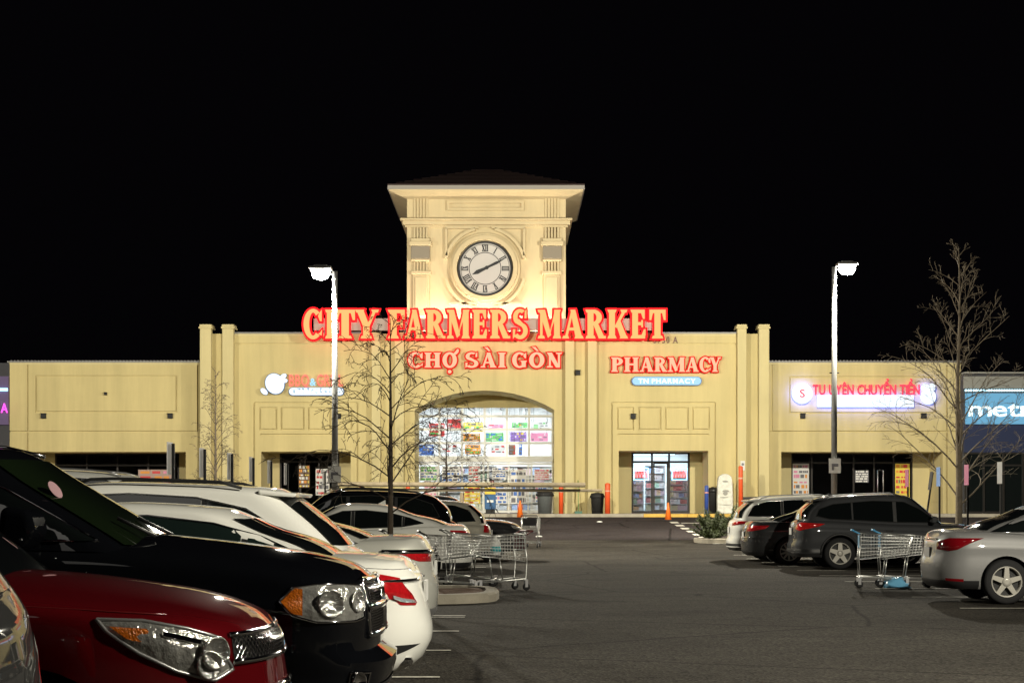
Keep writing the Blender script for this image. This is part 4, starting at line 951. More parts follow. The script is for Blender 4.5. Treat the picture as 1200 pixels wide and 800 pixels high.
# jug standing behind the left carts' basket
t = thing('detergent_jug','white jug with teal label lying in the left aisle cart','jug',(-.28,29.1,.6))
q = MB(); q.lathe([(.08,0),(.085,.02),(.085,.2),(.06,.26),(.03,.28),(.03,.32)],(0,0,0),14); q.build('jug_body',mat('jug_white',(.7,.7,.68),.4),t)
q = MB(); q.lathe([(.0865,.05),(.0865,.15)],(0,0,0),14); q.build('paper_band',mat('teal_label',(.05,.4,.45),.5),t)

# ------------------------------------------------------------------ street furniture by the front
def bollard(px,d,h,m,label,r=.1,base=None):
    s_ = 2000/d; x = (px-600)/s_; z = base if base is not None else (SWZ if d > 74 else zg(d)); t = thing('bollard',label,'bollard',(x,d,z))
    q = MB(); q.lathe([(r,0),(r,h-.06),(r*.85,h-.02),(r*.4,h)],(0,0,0),16); q.build('sleeve',m,t)
    q = MB(); q.lathe([(r*1.02,h*.72),(r*1.02,h*.76)],(0,0,0),16); q.build('band',mat('reflective_band',(.75,.35,.25),.4),t)
bollard(657.5,75.5,1.3,ORANGE,'orange bollard at right corner of arched entrance'); bollard(712,75.2,1.35,ORANGE,'orange bollard beside black bin left of pharmacy',.12)
bollard(424,74.6,1.25,ORANGE,'orange bollard behind tree left of the arch'); bollard(868,75.,2.1,ORANGE,'orange bollard rising behind white car at right pilaster')
bollard(478,74.8,1.2,ORANGE,'orange bollard behind dark car roof below the arch'); bollard(828,75.,1.25,BLUEP,'slim blue bollard right of pharmacy',.09)
def cone(px,d,label,h=.74):
    s_ = 2000/d; x = (px-600)/s_; z = SWZ if d > 73.9 else zg(d)+.004; t = thing('traffic_cone',label,'traffic cone',(x,d,z))
    q = MB(); q.box(-.2,.2,-.2,.2,0,.035); q.build('base',BLACK,t); q = MB(); q.lathe([(.145,.036),(.03,h),(.02,h+.01)],(0,0,0),18); q.build('body',mat('cone_orange',(.8,.16,.015),.5),t)
cone(783,71.5,'orange traffic cone at end of dashed line before pharmacy'); cone(609.5,73.2,'orange traffic cone beside the far trolley')
def bin_(px,d,r,h,m,lid,label):
    s_ = 2000/d; t = thing('trash_bin',label,'bin',((px-600)/s_,d,SWZ)); q = MB(); q.lathe([(r*.82,0),(r*.95,h*.95),(r,h)],(0,0,0),18); q.build('body',m,t)
    q = MB(); q.lathe([(r*1.1,h+.001),(r*1.12,h+.06),(r*.9,h+.2),(r*.2,h+.24)],(0,0,0),18); q.build('lid',lid,t); return t
tb = bin_(638.5,75.6,.36,.78,BINGREY,BLACK,'grey trash bin with black lid at entrance')
q = MB(); rnd = random.Random(2)
for k in range(5): q.lathe([(.03,0),(.07,.02),(.06,.09),(.01,.1)],(rnd.uniform(-.2,.2),rnd.uniform(-.2,.2),.98),7)
tag(q.build('rubbish',mat('pale_rubbish',(.55,.4,.38),.7)),'pale crumpled rubbish piled on grey bin lid','rubbish',).location = tb.location
bin_(700,75.8,.3,.7,BLACK,BLACK,'low black bin beside orange bollard and pilaster'); bin_(835.5,75.8,.2,.95,BLACK,DARKM,'slim black bin between blue bollard and white slab')
t = thing('newspaper_box','blue newspaper box with yellow top at arched entrance','newspaper box',((574.5-600)/26.7,74.9,SWZ))
q = MB(); q.box(-.24,.24,-.2,.2,.2,.85); bevel(q.build('cabinet',mat('news_blue',(.02,.09,.22),.45),t),.02); q = MB(); q.box(-.24,.24,-.18,.2,.851,1.15); bevel(q.build('header_card',mat('news_yellow',(.7,.5,.05),.5),t),.02)
q = MB(); q.box(-.14,.14,-.205,-.201,.5,.6); q.build('white_mark',PW,t); q = MB(); q.box(-.2,.2,-.16,.16,0,.2); q.build('pedestal',BLACK,t)
t = thing('white_slab','tall white rounded slab with dark carved marks beside right pilaster','slab',((850-600)/26.6,75.4,SWZ))
q = MB(); pl = [(-.34,.0),(.34,0),(.35,.6),(.33,1.2)]+[(.31*math.cos(R(a)),1.5+.26*math.sin(R(a))) for a in range(0,181,18)]+[(-.33,1.2),(-.35,.6)]
q.prism(pl,-.2,.2); bevel(q.build('slab_body',mat('white_stone',(.62,.62,.55),.8,var=.3,vscale=5,bump=1.,bscale=8),t),.05,3)
q = MB()
for k,(a,c_,rr,rz_) in enumerate(((0,1.42,.13,.04),(.02,1.0,.15,.05),(0,.9,.1,.09),(-.05,.72,.2,.02),(0,.4,.28,.015))): q.prism(blob(a,c_,rr,rz_,0,12),-.215-.002*k,-.2)
q.build('carved_mark',mat('stone_grey',(.28,.28,.25),.8),t,fix=False)
t = thing('broom','long broom leaning between pilasters right of the arch','broom',((678-600)/26.2,D0-.28,SWZ)); q = MB(); q.tube([(0,-.2,.1),(0,.2,1.5)],.016,6); q.build('stick',mat('broom_green',(.12,.3,.1),.5),t); q = MB(); q.box(-.16,.16,-.3,-.12,0,.11); q.build('brush',mat('broom_brush',(.1,.2,.15),.9),t)
t = thing('black_rack','low black metal rack beside white slab','rack',((878-600)/26.6,75.3,SWZ)); q = MB(); q.box(-.45,-.36,-.1,.1,0,1.0); q.box(-.36,.3,-.06,.06,.62,.74); q.box(.3,.38,-.1,.1,0,.75); q.build('rack_frame',DARKM,t)
# pale pipes carried on stands behind the cars
t = thing('pipe_rack','pair of long pale horizontal pipes on posts before the arch','pipe rack',(0,62.,zg(62.))); s_ = 2000/62.
zz = lambda py: CAMH+(591-py)/s_-zg(62.)
PALE = mat('pale_pipe',(.19,.155,.10),.8,var=.3)
for k,(pa,pb,py,rr) in enumerate(((395,686,567.,.09),(385,706,573.5,.055))):
    q = MB(); q.tube([((pa-600)/s_,.2*k,zz(py)),((pb-600)/s_,.2*k,zz(py+1))],rr,10); q.build('pipe',PALE,t)
for px in (410,470,541): q = MB(); x = (px-600)/s_; q.box(x-.06,x+.06,-.25,.45,0,zz(577)); q.build('post',PALE,t)

# parking signs standing edge-on along the row centre lines
def psign(x,d,h,tilt,label,cm,rz):
    t = thing('parking_sign',label,'sign',(x,d,zg(d)),0,'parking stall signs'); t.rotation_euler = (0,R(tilt),0)
    q = MB(); q.box(-.022,.022,-.022,.022,0,h); q.build('post',BLACK,t)
    q = MB(); c,s2 = math.cos(rz),math.sin(rz); q.add([(.045*-s2+a*c*.16,a*s2*.16-.045,z) for a in (-1,1) for z in (h-.48,h+.02)]+[(.045*-s2+a*c*.16+.004,a*s2*.16-.041,z) for a in (-1,1) for z in (h-.48,h+.02)],[(0,1,3,2),(4,6,7,5),(0,2,6,4),(1,5,7,3),(0,4,5,1),(2,3,7,6)]); q.build('plate',cm,t)
PSW = mat('sign_plate_white',(.55,.55,.55),.4); PSP = mat('sign_plate_pink',(.6,.2,.35),.4); PSB = mat('sign_plate_blue',(.2,.35,.7),.4)
nth = ['nearest','second','third','fourth','fifth','sixth','farthest']
for i,(px,d) in enumerate(((203,26.3),(240,29.),(272,31.7),(297,34.4),(318,37.),(337,39.7),(391,50.))): psign((px-600)*d/2000+(-.25 if i == 6 else 0),d,2.4,0,nth[i]+' black parking sign post of the left row, plate seen edge on',PSW,R(85))
for i,(px,d) in enumerate(((1173,39.2),(1134,41.9),(1101,44.7),(1064,48.6))): psign((px-600)*d/2000,d,2.42,0,nth[i if i < 3 else 6]+' black parking sign post of the right row, coloured plate edge on',(PSW,PSP,PSB,PSP)[i],R(94))
psign((1079-600)*46.5/2000,46.5,2.35,8,'leaning black parking sign post of the right row',BLACK,R(90))
#PART3
# ------------------------------------------------------------------ cars
def paint(name, col, metal=.0, rough=.3): return mat('paint_'+name, col, .5, metal*.4, coat=1., spec=.0)
SEDAN = dict(L=4.8,W=.91,zs=.22,cf=.80,pf=2.5,cr=.55,pr=2.7,crown=.055,
    sh=[(-2.4,.90),(-2.3,.985),(-2.0,1.02),(-1.5,1.03),(-.9,1.0),(0,.955),(.9,.945),(1.5,.90),(2.0,.82),(2.25,.74),(2.4,.66)],
    xf=[(0,1.10),(.5,.74),(1,.28)], xr=[(0,-1.80),(.5,-1.45),(1,-.80)], roof=[(-1.2,1.31),(-.8,1.385),(-.3,1.425),(0,1.43),(.3,1.405)], gb=.83, gt=.60,
    side=[(0,-.10),(.06,-.045),(.12,-.03),(.3,-.005),(.45,.0),(.62,-.008),(.74,.006),(.78,-.006),(.9,-.035),(.96,-.07),(1,-.13)],
    nose=[(0,-.10),(.12,-.02),(.35,.0),(.5,-.005),(.7,-.03),(.9,-.09),(1,-.16)], tail=[(0,-.12),(.1,-.03),(.35,.0),(.55,-.01),(.62,-.035),(.9,-.06),(1,-.10)],
    dlo=[(-1.62,1.03),(-1.15,1.22),(-.8,1.315),(-.3,1.372),(.15,1.36),(.45,1.24),(.92,.99),(0,.995),(-1.0,1.03)], pil=[-.02,-.09,-1.02,-1.07], wx=(1.42,-1.40), wr=.33,
    seams=[[(.62,.35),(.72,.6),(.74,.92)],[(-.05,.28),(-.05,.95)],[(-1.02,.98),(-1.0,.75),(-.78,.4),(-.75,.3)]], handles=[(-.0-.18,.80),(-.93,.83)])
SUV = dict(L=4.65,W=.93,zs=.27,cf=.72,pf=2.7,cr=.5,pr=2.9,crown=.06,
    sh=[(-2.33,.98),(-2.2,1.04),(-1.6,1.10),(-.8,1.09),(0,1.06),(.9,1.05),(1.5,1.03),(1.95,.97),(2.2,.90),(2.33,.82)],
    xf=[(0,1.20),(.5,.82),(1,.42)], xr=[(0,-2.16),(.5,-2.05),(1,-1.72)], roof=[(-1.95,1.56),(-1.3,1.63),(-.5,1.67),(0,1.675),(.4,1.64)], gb=.86, gt=.66,
    side=[(0,-.08),(.05,-.03),(.12,-.01),(.2,-.03),(.4,-.005),(.6,0),(.76,.008),(.8,-.01),(.92,-.03),(.97,-.06),(1,-.10)],
    nose=[(0,-.10),(.15,-.02),(.35,.0),(.55,-.005),(.75,-.02),(.92,-.06),(1,-.12)], tail=[(0,-.10),(.12,.0),(.36,.0),(.42,-.04),(.8,-.05),(.93,-.07),(1,-.09)],
    dlo=[(-1.9,1.17),(-1.75,1.43),(-1.4,1.55),(-.5,1.605),(.2,1.58),(.55,1.41),(1.0,1.10),(0,1.10),(-1.2,1.14)], pil=[.0,-.08,-.98,-1.05], wx=(1.42,-1.30), wr=.36,
    seams=[[(.72,.38),(.78,.7),(.80,1.02)],[(-.02,.32),(-.02,1.05)],[(-.98,1.08),(-.95,.8),(-.75,.45),(-.72,.34)]], handles=[(-.17,.88),(-.92,.91)])
def polyspan(poly, u):
    zz = []
    for (a,b_),(c,d) in zip(poly, poly[1:]+poly[:1]):
        if (a <= u <= c or c <= u <= a) and a != c: zz.append(b_+(d-b_)*(u-a)/(c-a))
    return (min(zz),max(zz)) if len(zz) >= 2 else None
class Car:
    def __init__(C, label, cat, loc, rz, base, paintm, name='parked_car', **kw):
        sp = dict(base); sp.update(kw); C.__dict__.update(sp); C.paint = paintm
        L,W = C.L,C.W; C.xsf, C.xsr = L/2-C.cf, -L/2+C.cr
        pts = []
        for k in range(17): a = R(90*k/16); pts.append((C.xsf+C.cf*max(math.cos(a),0)**(2/C.pf), W*math.sin(a)**(2/C.pf)))
        n = int((C.xsf-C.xsr)/.13)
        for k in range(1,n): pts.append((C.xsf+(C.xsr-C.xsf)*k/n, W))
        for k in range(17): a = R(90*k/16); pts.append((C.xsr-C.cr*math.sin(a)**(2/C.pr), W*max(math.cos(a),0)**(2/C.pr)))
        C.out = pts; C.cum = [0]
        for a,b_ in zip(pts,pts[1:]): C.cum.append(C.cum[-1]+math.hypot(a[0]-b_[0],a[1]-b_[1]))
        C.S = C.cum[-1]
        C.t = thing(name, label, cat, loc, rz, 'cars parked in the lot')
        C.body(); C.green()
    def zsh(C,x,y): return sinterp(C.sh,x)+C.crown*(1-(y/C.W)**2)
    def base(C,s):
        a = abs(s); a = min(max(a,0),C.S); lo = 0
        for i in range(len(C.cum)-1):
            if a <= C.cum[i+1]: lo = i; break
        f = (a-C.cum[lo])/(C.cum[lo+1]-C.cum[lo]); p,q_ = C.out[lo],C.out[lo+1]
        return p[0]+(q_[0]-p[0])*f, (p[1]+(q_[1]-p[1])*f)*(1 if s >= 0 else -1)
    def warp(C,x,y,t,z):
        y2 = y*(C.W+sinterp(C.side,t))/C.W; x2 = x
        if x > C.xsf: x2 += interp(C.nose,t)*((x-C.xsf)/C.cf)**1.3
        if x < C.xsr: x2 -= interp(C.tail,t)*((C.xsr-x)/C.cr)**1.3
        return Vector((x2,y2,z))
    def P(C,s,z,off=0.):
        x,y = C.base(s); zt = C.zsh(x,y); t = min(max((z-C.zs)/(zt-C.zs),0),1)
        p = C.warp(x,y,t,z)
        if off:
            x1,y1 = C.base(s+.02 if s < C.S-.02 else s); x0,y0 = C.base(s-.02 if s > -C.S+.02 else s); n_ = Vector((y0-y1,x1-x0,0)); n_ = n_ if n_.dot(Vector((x,y,0))) > 0 else -n_
            if n_.length < 1e-9: n_ = Vector((1 if x > 0 else -1,0,0))
            p += n_.normalized()*off
        return p
    def sx(C,x):   # arclength of the outline at a given x on side/corner
        for i in range(len(C.out)-1):
            a,b_ = C.out[i][0],C.out[i+1][0]
            if b_ <= x <= a: return C.cum[i]+(C.cum[i+1]-C.cum[i])*((a-x)/(a-b_) if a > b_ else 0)
        return 0
    def fy(C,y):
        for i in range(17):
            a,b_ = C.out[i][1],C.out[i+1][1]
            if a <= y <= b_: return C.cum[i]+(C.cum[i+1]-C.cum[i])*((y-a)/(b_-a) if b_ > a else 0)
        return C.cum[16]
    def ry(C,y):
        N = len(C.out)
        for i in range(N-1,N-18,-1):
            a,b_ = C.out[i][1],C.out[i-1][1]
            if a <= y <= b_: return C.cum[i]-(C.cum[i]-C.cum[i-1])*((y-a)/(b_-a) if b_ > a else 0)
        return C.cum[N-17]
    def body(C):
        q = MB(); T = [0,.05,.12,.2,.28,.36,.45,.54,.62,.7,.75,.79,.84,.9,.94,.97,.99,1.]
        half = C.out; ring = [(x,-y) for x,y in half]+[(x,y) for x,y in half[-2:0:-1]]; n = len(ring); h = len(half)
        vs = []
        for t in T:
            for x,y in ring: zt = C.zsh(x,y); vs.append(C.warp(x,y,t,C.zs+t*(zt-C.zs)))
        fs = [(l*n+k,l*n+(k+1)%n,(l+1)*n+(k+1)%n,(l+1)*n+k) for l in range(len(T)-1) for k in range(n)]
        def lid(l,rev):
            m = 10; o = l*n; rows = []
            for i in range(h):
                a = vs[o+i]; j = (n-i)%n
                if i in (0,h-1): rows.append([o+i]); continue
                b_ = vs[o+j]; row = [o+i]
                for k in range(1,m):
                    f = k/m; p = a.lerp(b_,f)
                    if l: 
                        x,y = half[i]; e = C.side[-1][1]; yy = abs(p.y)/max(abs(a.y),1e-6)*y; p.z = sinterp(C.sh,x)+C.crown*(1-(yy/C.W)**2)
                    vs.append(p); row.append(len(vs)-1)
                row.append(o+j); rows.append(row)
            for r0_,r1_ in zip(rows,rows[1:]):
                if len(r0_) == 1: F = [(r0_[0],r1_[k+1],r1_[k]) for k in range(m)]
                elif len(r1_) == 1: F = [(r0_[k],r0_[k+1],r1_[0]) for k in range(m)]
                else: F = [(r0_[k],r0_[k+1],r1_[k+1],r1_[k]) for k in range(m)]
                fs.extend([f[::-1] for f in F] if rev else F)
        lid(len(T)-1,False); lid(0,True)
        q.add(vs,fs,0,True); o = q.build('body',[C.paint,BLACK],C.t)
        # wheel arches
        c = MB()
        for x in C.wx:
            for sg in (-1,1): c.lathe([(C.wr+.05,sg*(C.W-.30)),(C.wr+.05,sg*(C.W+.2))],(x,0,C.wr),36,'y',0)
        cu = c.build('cutter',[BLACK]); cu.parent = C.t
        md = o.modifiers.new('arch','BOOLEAN'); md.object = cu; md.operation = 'DIFFERENCE'; md.solver = 'EXACT'; md.material_mode = 'TRANSFER'
        dg = bpy.context.evaluated_depsgraph_get(); me = bpy.data.meshes.new_from_object(o.evaluated_get(dg))
        o.modifiers.clear(); o.data = me; bpy.data.objects.remove(cu)
        me.set_sharp_from_angle(angle=R(38))
        C.bodyo = o
        # seams and handles, only on the side that can be seen
        for pl in C.seams: C.line([(C.sx(x),z) for x,z in pl],.0045,BLACK,'door_seam')
        for x,z in C.handles:
            for sg in (-1,1):
                p = C.P(sg*C.sx(x),z,.02); q = MB(); q.cbox(p,(.17,.03,.03)); bevel(q.build('door_handle',getattr(C,'handlem',C.paint),C.t),.012)
        for x in C.wx:
            for sg in (-1,1): C.wheel(x,sg*(C.W-.11),sg)
    def line(C,pl,r,m,name,both=True,off=0.):
        for sg in ((-1,1) if both else (-1,)):
            pts = []
            for (a,za),(b_,zb__) in zip(pl,pl[1:]):
                k = max(2,int(abs(a-b_)/.1)+2)
                pts += [C.P(sg*(a+(b_-a)*i/k),za+(zb__-za)*i/k,off) for i in range(k)]
            pts.append(C.P(sg*pl[-1][0],pl[-1][1],off)); q = MB(); q.tube(pts,r,5); q.build(name,m,C.t,fix=False)
    def patch(C,poly,m,name,off=.004,sides=(-1,1),nr=7,parent=None,dens=.035,grow=False):
        objs = []
        for sg in sides:
            u0,u1 = min(p[0] for p in poly),max(p[0] for p in poly); n = max(6,int((u1-u0)/dens)); q = MB(); vs = []; 
            for i in range(n+1):
                u = u0+(u1-u0)*min(max(i/n,.0005),.9995); sp = polyspan(poly,u) or (poly[0][1],poly[0][1])
                for j in range(nr+1):
                    f = j/nr; z = sp[0]+(sp[1]-sp[0])*f; bul = off+(grow*math.sin(math.pi*f)*math.sin(math.pi*i/n) if grow else 0); vs.append(C.P(sg*u,z,bul))
            q.add(vs,[(i*(nr+1)+j,(i+1)*(nr+1)+j,(i+1)*(nr+1)+j+1,i*(nr+1)+j+1) for i in range(n) for j in range(nr)],0,True)
            o = q.build(name,m,parent or C.t,fix=False); objs.append(o)
        return objs
    # ---- greenhouse
    def gw(C,t): return C.gb+(C.gt-C.gb)*t-.10*max(0,(t-.90)/.10)**2
    def gf(C,t): return sinterp(C.xf,t)-.05*max(0,(t-.9)/.1)**2
    def gr(C,t): return sinterp(C.xr,t)+.05*max(0,(t-.9)/.1)**2
    def zb(C,x): return sinterp(C.sh,x)-.01
    def gz(C,x,t): return C.zb(x)+(sinterp(C.roof,x)-C.zb(x))*t
    def gy(C,x,z):
        t = min(max((z-C.zb(x))/(sinterp(C.roof,x)-C.zb(x)),0),1); w_ = C.gw(t); f,r = C.gf(t),C.gr(t); c = .32
        if x > f-c: return w_*max(0,1-((x-f+c)/c)**2.6)**(1/2.6) if x < f else 0
        if x < r+c: return w_*max(0,1-((r+c-x)/c)**2.8)**(1/2.8) if x > r else 0
        return w_
    def green(C):
        q = MB(); T = [0,.1,.2,.3,.4,.5,.6,.7,.78,.84,.88,.92,.95,.975,1.]; vs = []; m_side = 22
        for t in T:
            f,r,w_ = C.gf(t),C.gr(t),C.gw(t); c = .32; ring = []
            for k in range(9): a = R(90*k/8); ring.append((f-c+c*max(math.cos(a),0)**(2/2.6), w_*math.sin(a)**(2/2.6)))
            for k in range(1,m_side): ring.append((f-c+(r+c-f+c)*k/m_side, w_))
            for k in range(9): a = R(90*k/8); ring.append((r+c-c*math.sin(a)**(2/2.8), w_*max(math.cos(a),0)**(2/2.8)))
            h = len(ring); full = [(x,-y) for x,y in ring]+[(x,y) for x,y in ring[-2:0:-1]]
            for x,y in full: vs.append(Vector((x,y,C.gz(x,t)+.045*t*(1-(y/C.gb)**2))))
        n = len(full)
        fs = [(l*n+k,l*n+(k+1)%n,(l+1)*n+(k+1)%n,(l+1)*n+k) for l in range(len(T)-1) for k in range(n)]
        o = (len(T)-1)*n; m = 8; rows = []
        for i in range(h):
            if i in (0,h-1): rows.append([o+i]); continue
            a,b_ = vs[o+i],vs[o+n-i]; row = [o+i]
            for k in range(1,m): p = a.lerp(b_,k/m); p.z = C.gz(p.x,1)+.045*(1-(p.y/C.gb)**2); vs.append(p); row.append(len(vs)-1)
            row.append(o+n-i); rows.append(row)
        for r0_,r1_ in zip(rows,rows[1:]):
            if len(r0_) == 1: fs += [(r0_[0],r1_[k+1],r1_[k]) for k in range(m)]
            elif len(r1_) == 1: fs += [(r0_[k],r0_[k+1],r1_[0]) for k in range(m)]
            else: fs += [(r0_[k],r0_[k+1],r1_[k+1],r1_[k]) for k in range(m)]
        q.add(vs,fs,0,True); g = q.build('cabin',getattr(C,'roofm',C.paint),C.t); g.data.set_sharp_from_angle(angle=R(50)); C.cab = g
        # side glass
        cuts = [min(p[0] for p in C.dlo)]+sorted(C.pil)+[max(p[0] for p in C.dlo)]
        for i in range(0,len(cuts),2):
            a,b_ = cuts[i],cuts[i+1]; n_ = max(6,int((b_-a)/.06))
            for sg in (-1,1):
                q = MB(); vs = []
                for k in range(n_+1):
                    x = a+(b_-a)*min(max(k/n_,.002),.998); sp = polyspan(C.dlo,x) or (1.2,1.2)
                    for j in range(6): z = sp[0]+(sp[1]-sp[0])*j/5; vs.append((x,sg*(C.gy(x,z)+.008),z+.004))
                q.add(vs,[(k*6+j,(k+1)*6+j,(k+1)*6+j+1,k*6+j+1) for k in range(n_) for j in range(5)],0,True); q.build('side_window',getattr(C,'glassm',GLASSD),C.t,fix=False)
        # pillar filler between the panes + trim round them
        for i in range(1,len(cuts)-1,2):
            a,b_ = cuts[i],cuts[i+1]
            for sg in (-1,1):
                q = MB(); vs = []
                for x in (a+.003,b_-.003):
                    sp = polyspan(C.dlo,x) or (1.2,1.2)
                    for j in range(5): z = sp[0]+(sp[1]-sp[0])*j/4; vs.append((x,sg*(C.gy(x,z)+.006),z+.003))
                q.add(vs,[(j,5+j,6+j,j+1) for j in range(4)],0,True); q.build('pillar_trim',getattr(C,'pillarm',PLAST),C.t,fix=False)
        tm_ = getattr(C,'trimm',CHROME)
        for sg in (-1,1):
            pts = []; D = C.dlo+C.dlo[:1]
            for (a,za),(b_,zb_) in zip(D,D[1:]):
                for k in range(4): x = a+(b_-a)*k/4; z = za+(zb_-za)*k/4; pts.append((x,sg*(C.gy(x,z)+.008),z+.004))
            q = MB(); q.tube(pts+pts[:1],.009,5,cap=False); q.build('window_trim',tm_,C.t,fix=False)
        # windscreen and rear glass
        for front in (1,0):
            q = MB(); t0,t1 = (.07,.90) if front else (getattr(C,'rg0',.12),.88); va = .86
            def G_(u,v):
                vv = -va+2*va*u; t = t0+(t1-t0)*v; w_ = C.gw(t); c = .32; pw = 2.6 if front else 2.8; k = c*(1-abs(vv)**pw)**(1/pw)
                x = C.gf(t)-c+k if front else C.gr(t)+c-k; y = vv*w_
                return (x+(.01 if front else -.01),y,C.gz(x,t)+.045*t*(1-(y/C.gb)**2)+.008)
            q.grid(G_,18,8); q.build('windscreen' if front else 'rear_window',getattr(C,'screenm',GLASSD) if front else GLASSD,C.t,fix=False)
        # mirrors
        mx_ = getattr(C,'mirx',C.xf[0][1]-.38)
        for sg in (-1,1):
            zc_ = sinterp(C.sh,mx_)+.10; y0 = C.gy(mx_,zc_); q = MB(); K = getattr(C,'mirs',1.)
            q.prism([(-.07*K,-.07*K),(.03*K,-.085*K),(.085*K,-.02*K),(.06*K,.07*K),(-.05*K,.085*K)],-.11*K,.11*K); q.v = [(mx_+a,sg*(C.W+.10*K)+b_,zc_+.02+c) for a,b_,c in q.v]
            o = bevel(q.build('mirror',getattr(C,'mirm',C.paint),C.t),.03*K,4); q = MB(); q.tube([(mx_+.02,sg*(y0-.02),zc_-.07),(mx_+.0,sg*(C.W+.03),zc_-.03)],.025,8); q.build('stalk',PLAST,o)
    def wheel(C,x,y,sg):
        w_ = bpy.data.objects.new('wheel',None); COL.objects.link(w_); w_.parent = C.t; w_.location = (x,y,C.wr)
        if not hasattr(C,'_tm'):
            r = C.wr; q = MB(); q.lathe([(r*.66,-.10),(r*.9,-.11),(r*.985,-.085),(r,-.05),(r,.05),(r*.985,.085),(r*.9,.11),(r*.66,.10)],(0,0,0),36,'y',0,True,False); C._tm = q.mesh('tyre',RUBBER,True)
            q = MB(); q.lathe([(r*.67,-.085),(r*.70,-.10),(r*.66,-.103),(r*.62,-.085),(r*.62,.0)],(0,0,0),36,'y',0,True,False); q.lathe([(r*.62,-.02),(r*.62,.02)],(0,0,0),30,'y',1,False); q.lathe([(.03,-.105),(.07,-.10),(.075,-.03)],(0,0,0),16,'y',0)
            ns = getattr(C,'spokes',5); tw = getattr(C,'spokew',.055)
            for k in range(ns):
                a = 2*math.pi*k/ns+.3; c,s_ = math.cos(a),math.sin(a)
                pr = lambda rr,ww: (rr*c-ww*s_, rr*s_+ww*c)
                A = [pr(.05,-tw*.75),pr(r*.65,-tw*.55),pr(r*.65,tw*.55),pr(.05,tw*.75)]
                q.add([(p[0],-.096,p[1]) for p in A]+[(p[0],-.04,p[1]) for p in A],[(0,1,2,3),(0,4,5,1),(1,5,6,2),(2,6,7,3),(3,7,4,0)],0)
            C._rm = q.mesh('rim',[RIM,RIMBACK],True)
        a = link('tyre',C._tm,w_); b_ = link('rim',C._rm,w_)
        if sg > 0: b_.rotation_euler = (0,0,math.pi)
    # ---- common add-ons
    def tails(C,poly,m=REDL,n='tail_light'):
        o = C.patch(poly,m,n,.006,grow=.018); return o
    def plate(C,z=.75,rear=True,m=PLATE):
        p = C.P(C.S if rear else 0,z,.01); q = MB(); q.cbox((p.x,0,p.z),(.02,.31,.155)); q.build('number_plate',m,C.t)
    def rails(C,x0,x1,m=None):
        for sg in (-1,1):
            pts = [(x0+(x1-x0)*k/8,sg*(C.gw(.9)-.03),C.gz(x0+(x1-x0)*k/8,1)+.02+(.045 if 0 < k < 8 else 0)) for k in range(9)]; q = MB(); q.tube(pts,.016,6); q.build('roof_rail',m or PLAST,C.t,fix=False)
    def fin(C,x,m=None):
        z = C.gz(x,1)+.04; q = MB(); q.add([(x-.09,-.03,z-.01),(x+.10,0,z-.01),(x-.09,.03,z-.01),(x-.08,0,z+.085)],[(0,1,3),(1,2,3),(2,0,3),(0,2,1)],0); q.build('antenna_fin',m or C.paint,C.t)
    def spoiler(C,m=None):
        x = C.gr(1.); z = C.gz(x,1); q = MB(); w_ = C.gw(.9)
        q.add([(x+.12,-w_,z-.015),(x+.12,w_,z-.015),(x-.20,w_*.94,z-.04),(x-.20,-w_*.94,z-.04),(x+.12,-w_,z+.03),(x+.12,w_,z+.03),(x-.22,w_*.92,z-.005),(x-.22,-w_*.92,z-.005)],[(0,1,2,3),(4,7,6,5),(0,4,5,1),(1,5,6,2),(2,6,7,3),(3,7,4,0)]); bevel(q.build('spoiler',m or C.paint,C.t),.015,2)
    def sill(C,h=.14,m=PLAST,front=True,rear=True):
        a,b_ = C.sx(C.wx[0]+C.wr+.07),C.sx(C.wx[1]-C.wr-.07); z0 = C.zs+.005
        if front: C.patch([(-a,z0),(a,z0),(a,z0+h),(-a,z0+h)],m,'front_skirt',.006,(1,),3,dens=.06)
        if rear: C.patch([(b_,z0),(2*C.S-b_,z0),(2*C.S-b_,z0+h),(b_,z0+h)],m,'rear_skirt',.006,(1,),3,dens=.06)
        C.patch([(C.sx(C.wx[0]-C.wr-.07),z0),(C.sx(C.wx[1]+C.wr+.07),z0),(C.sx(C.wx[1]+C.wr+.07),z0+h*.8),(C.sx(C.wx[0]-C.wr-.07),z0+h*.8)],m,'side_skirt',.006,(-1,1),3,dens=.12)
_Pold = Car.P
def _P2(C,s,z,off=0.):          # let s run past the tail centre on to the other side
    if s > C.S: s = -(2*C.S-s)
    if s < -C.S: s = 2*C.S+s
    return _Pold(C,s,z,off)
Car.P = _P2
def scaled(base, L=None, H=None, W=None):
    """stretch a base spec to another length / height"""
    sp = dict(base); kx = (L or base['L'])/base['L']; Hb = max(z for _,z in base['roof']); kz = (H or Hb)/Hb
    sp['L'] = L or base['L']; sp['W'] = W or base['W']; kw_ = sp['W']/base['W']
    for k in ('sh','roof'): sp[k] = [(x*kx,z*kz) for x,z in base[k]]
    sp['dlo'] = [(x*kx,z*kz) for x,z in base['dlo']]; sp['xf'] = [(t,x*kx) for t,x in base['xf']]; sp['xr'] = [(t,x*kx) for t,x in base['xr']]
    sp['pil'] = [x*kx for x in base['pil']]; sp['wx'] = tuple(x*kx for x in base['wx']); sp['seams'] = [[(x*kx,z*kz) for x,z in l] for l in base['seams']]; sp['handles'] = [(x*kx,z*kz) for x,z in base['handles']]
    sp['gb'] = base['gb']*kw_; sp['gt'] = base['gt']*kw_
    return sp
WHITE = paint('white',(.82,.82,.77),0,.35); BLACKP = paint('black',(.004,.0045,.006),0,.2); REDP = paint('dark_red',(.13,.004,.007),.3,.28); GREYP = paint('gunmetal',(.06,.062,.066),.5,.3)
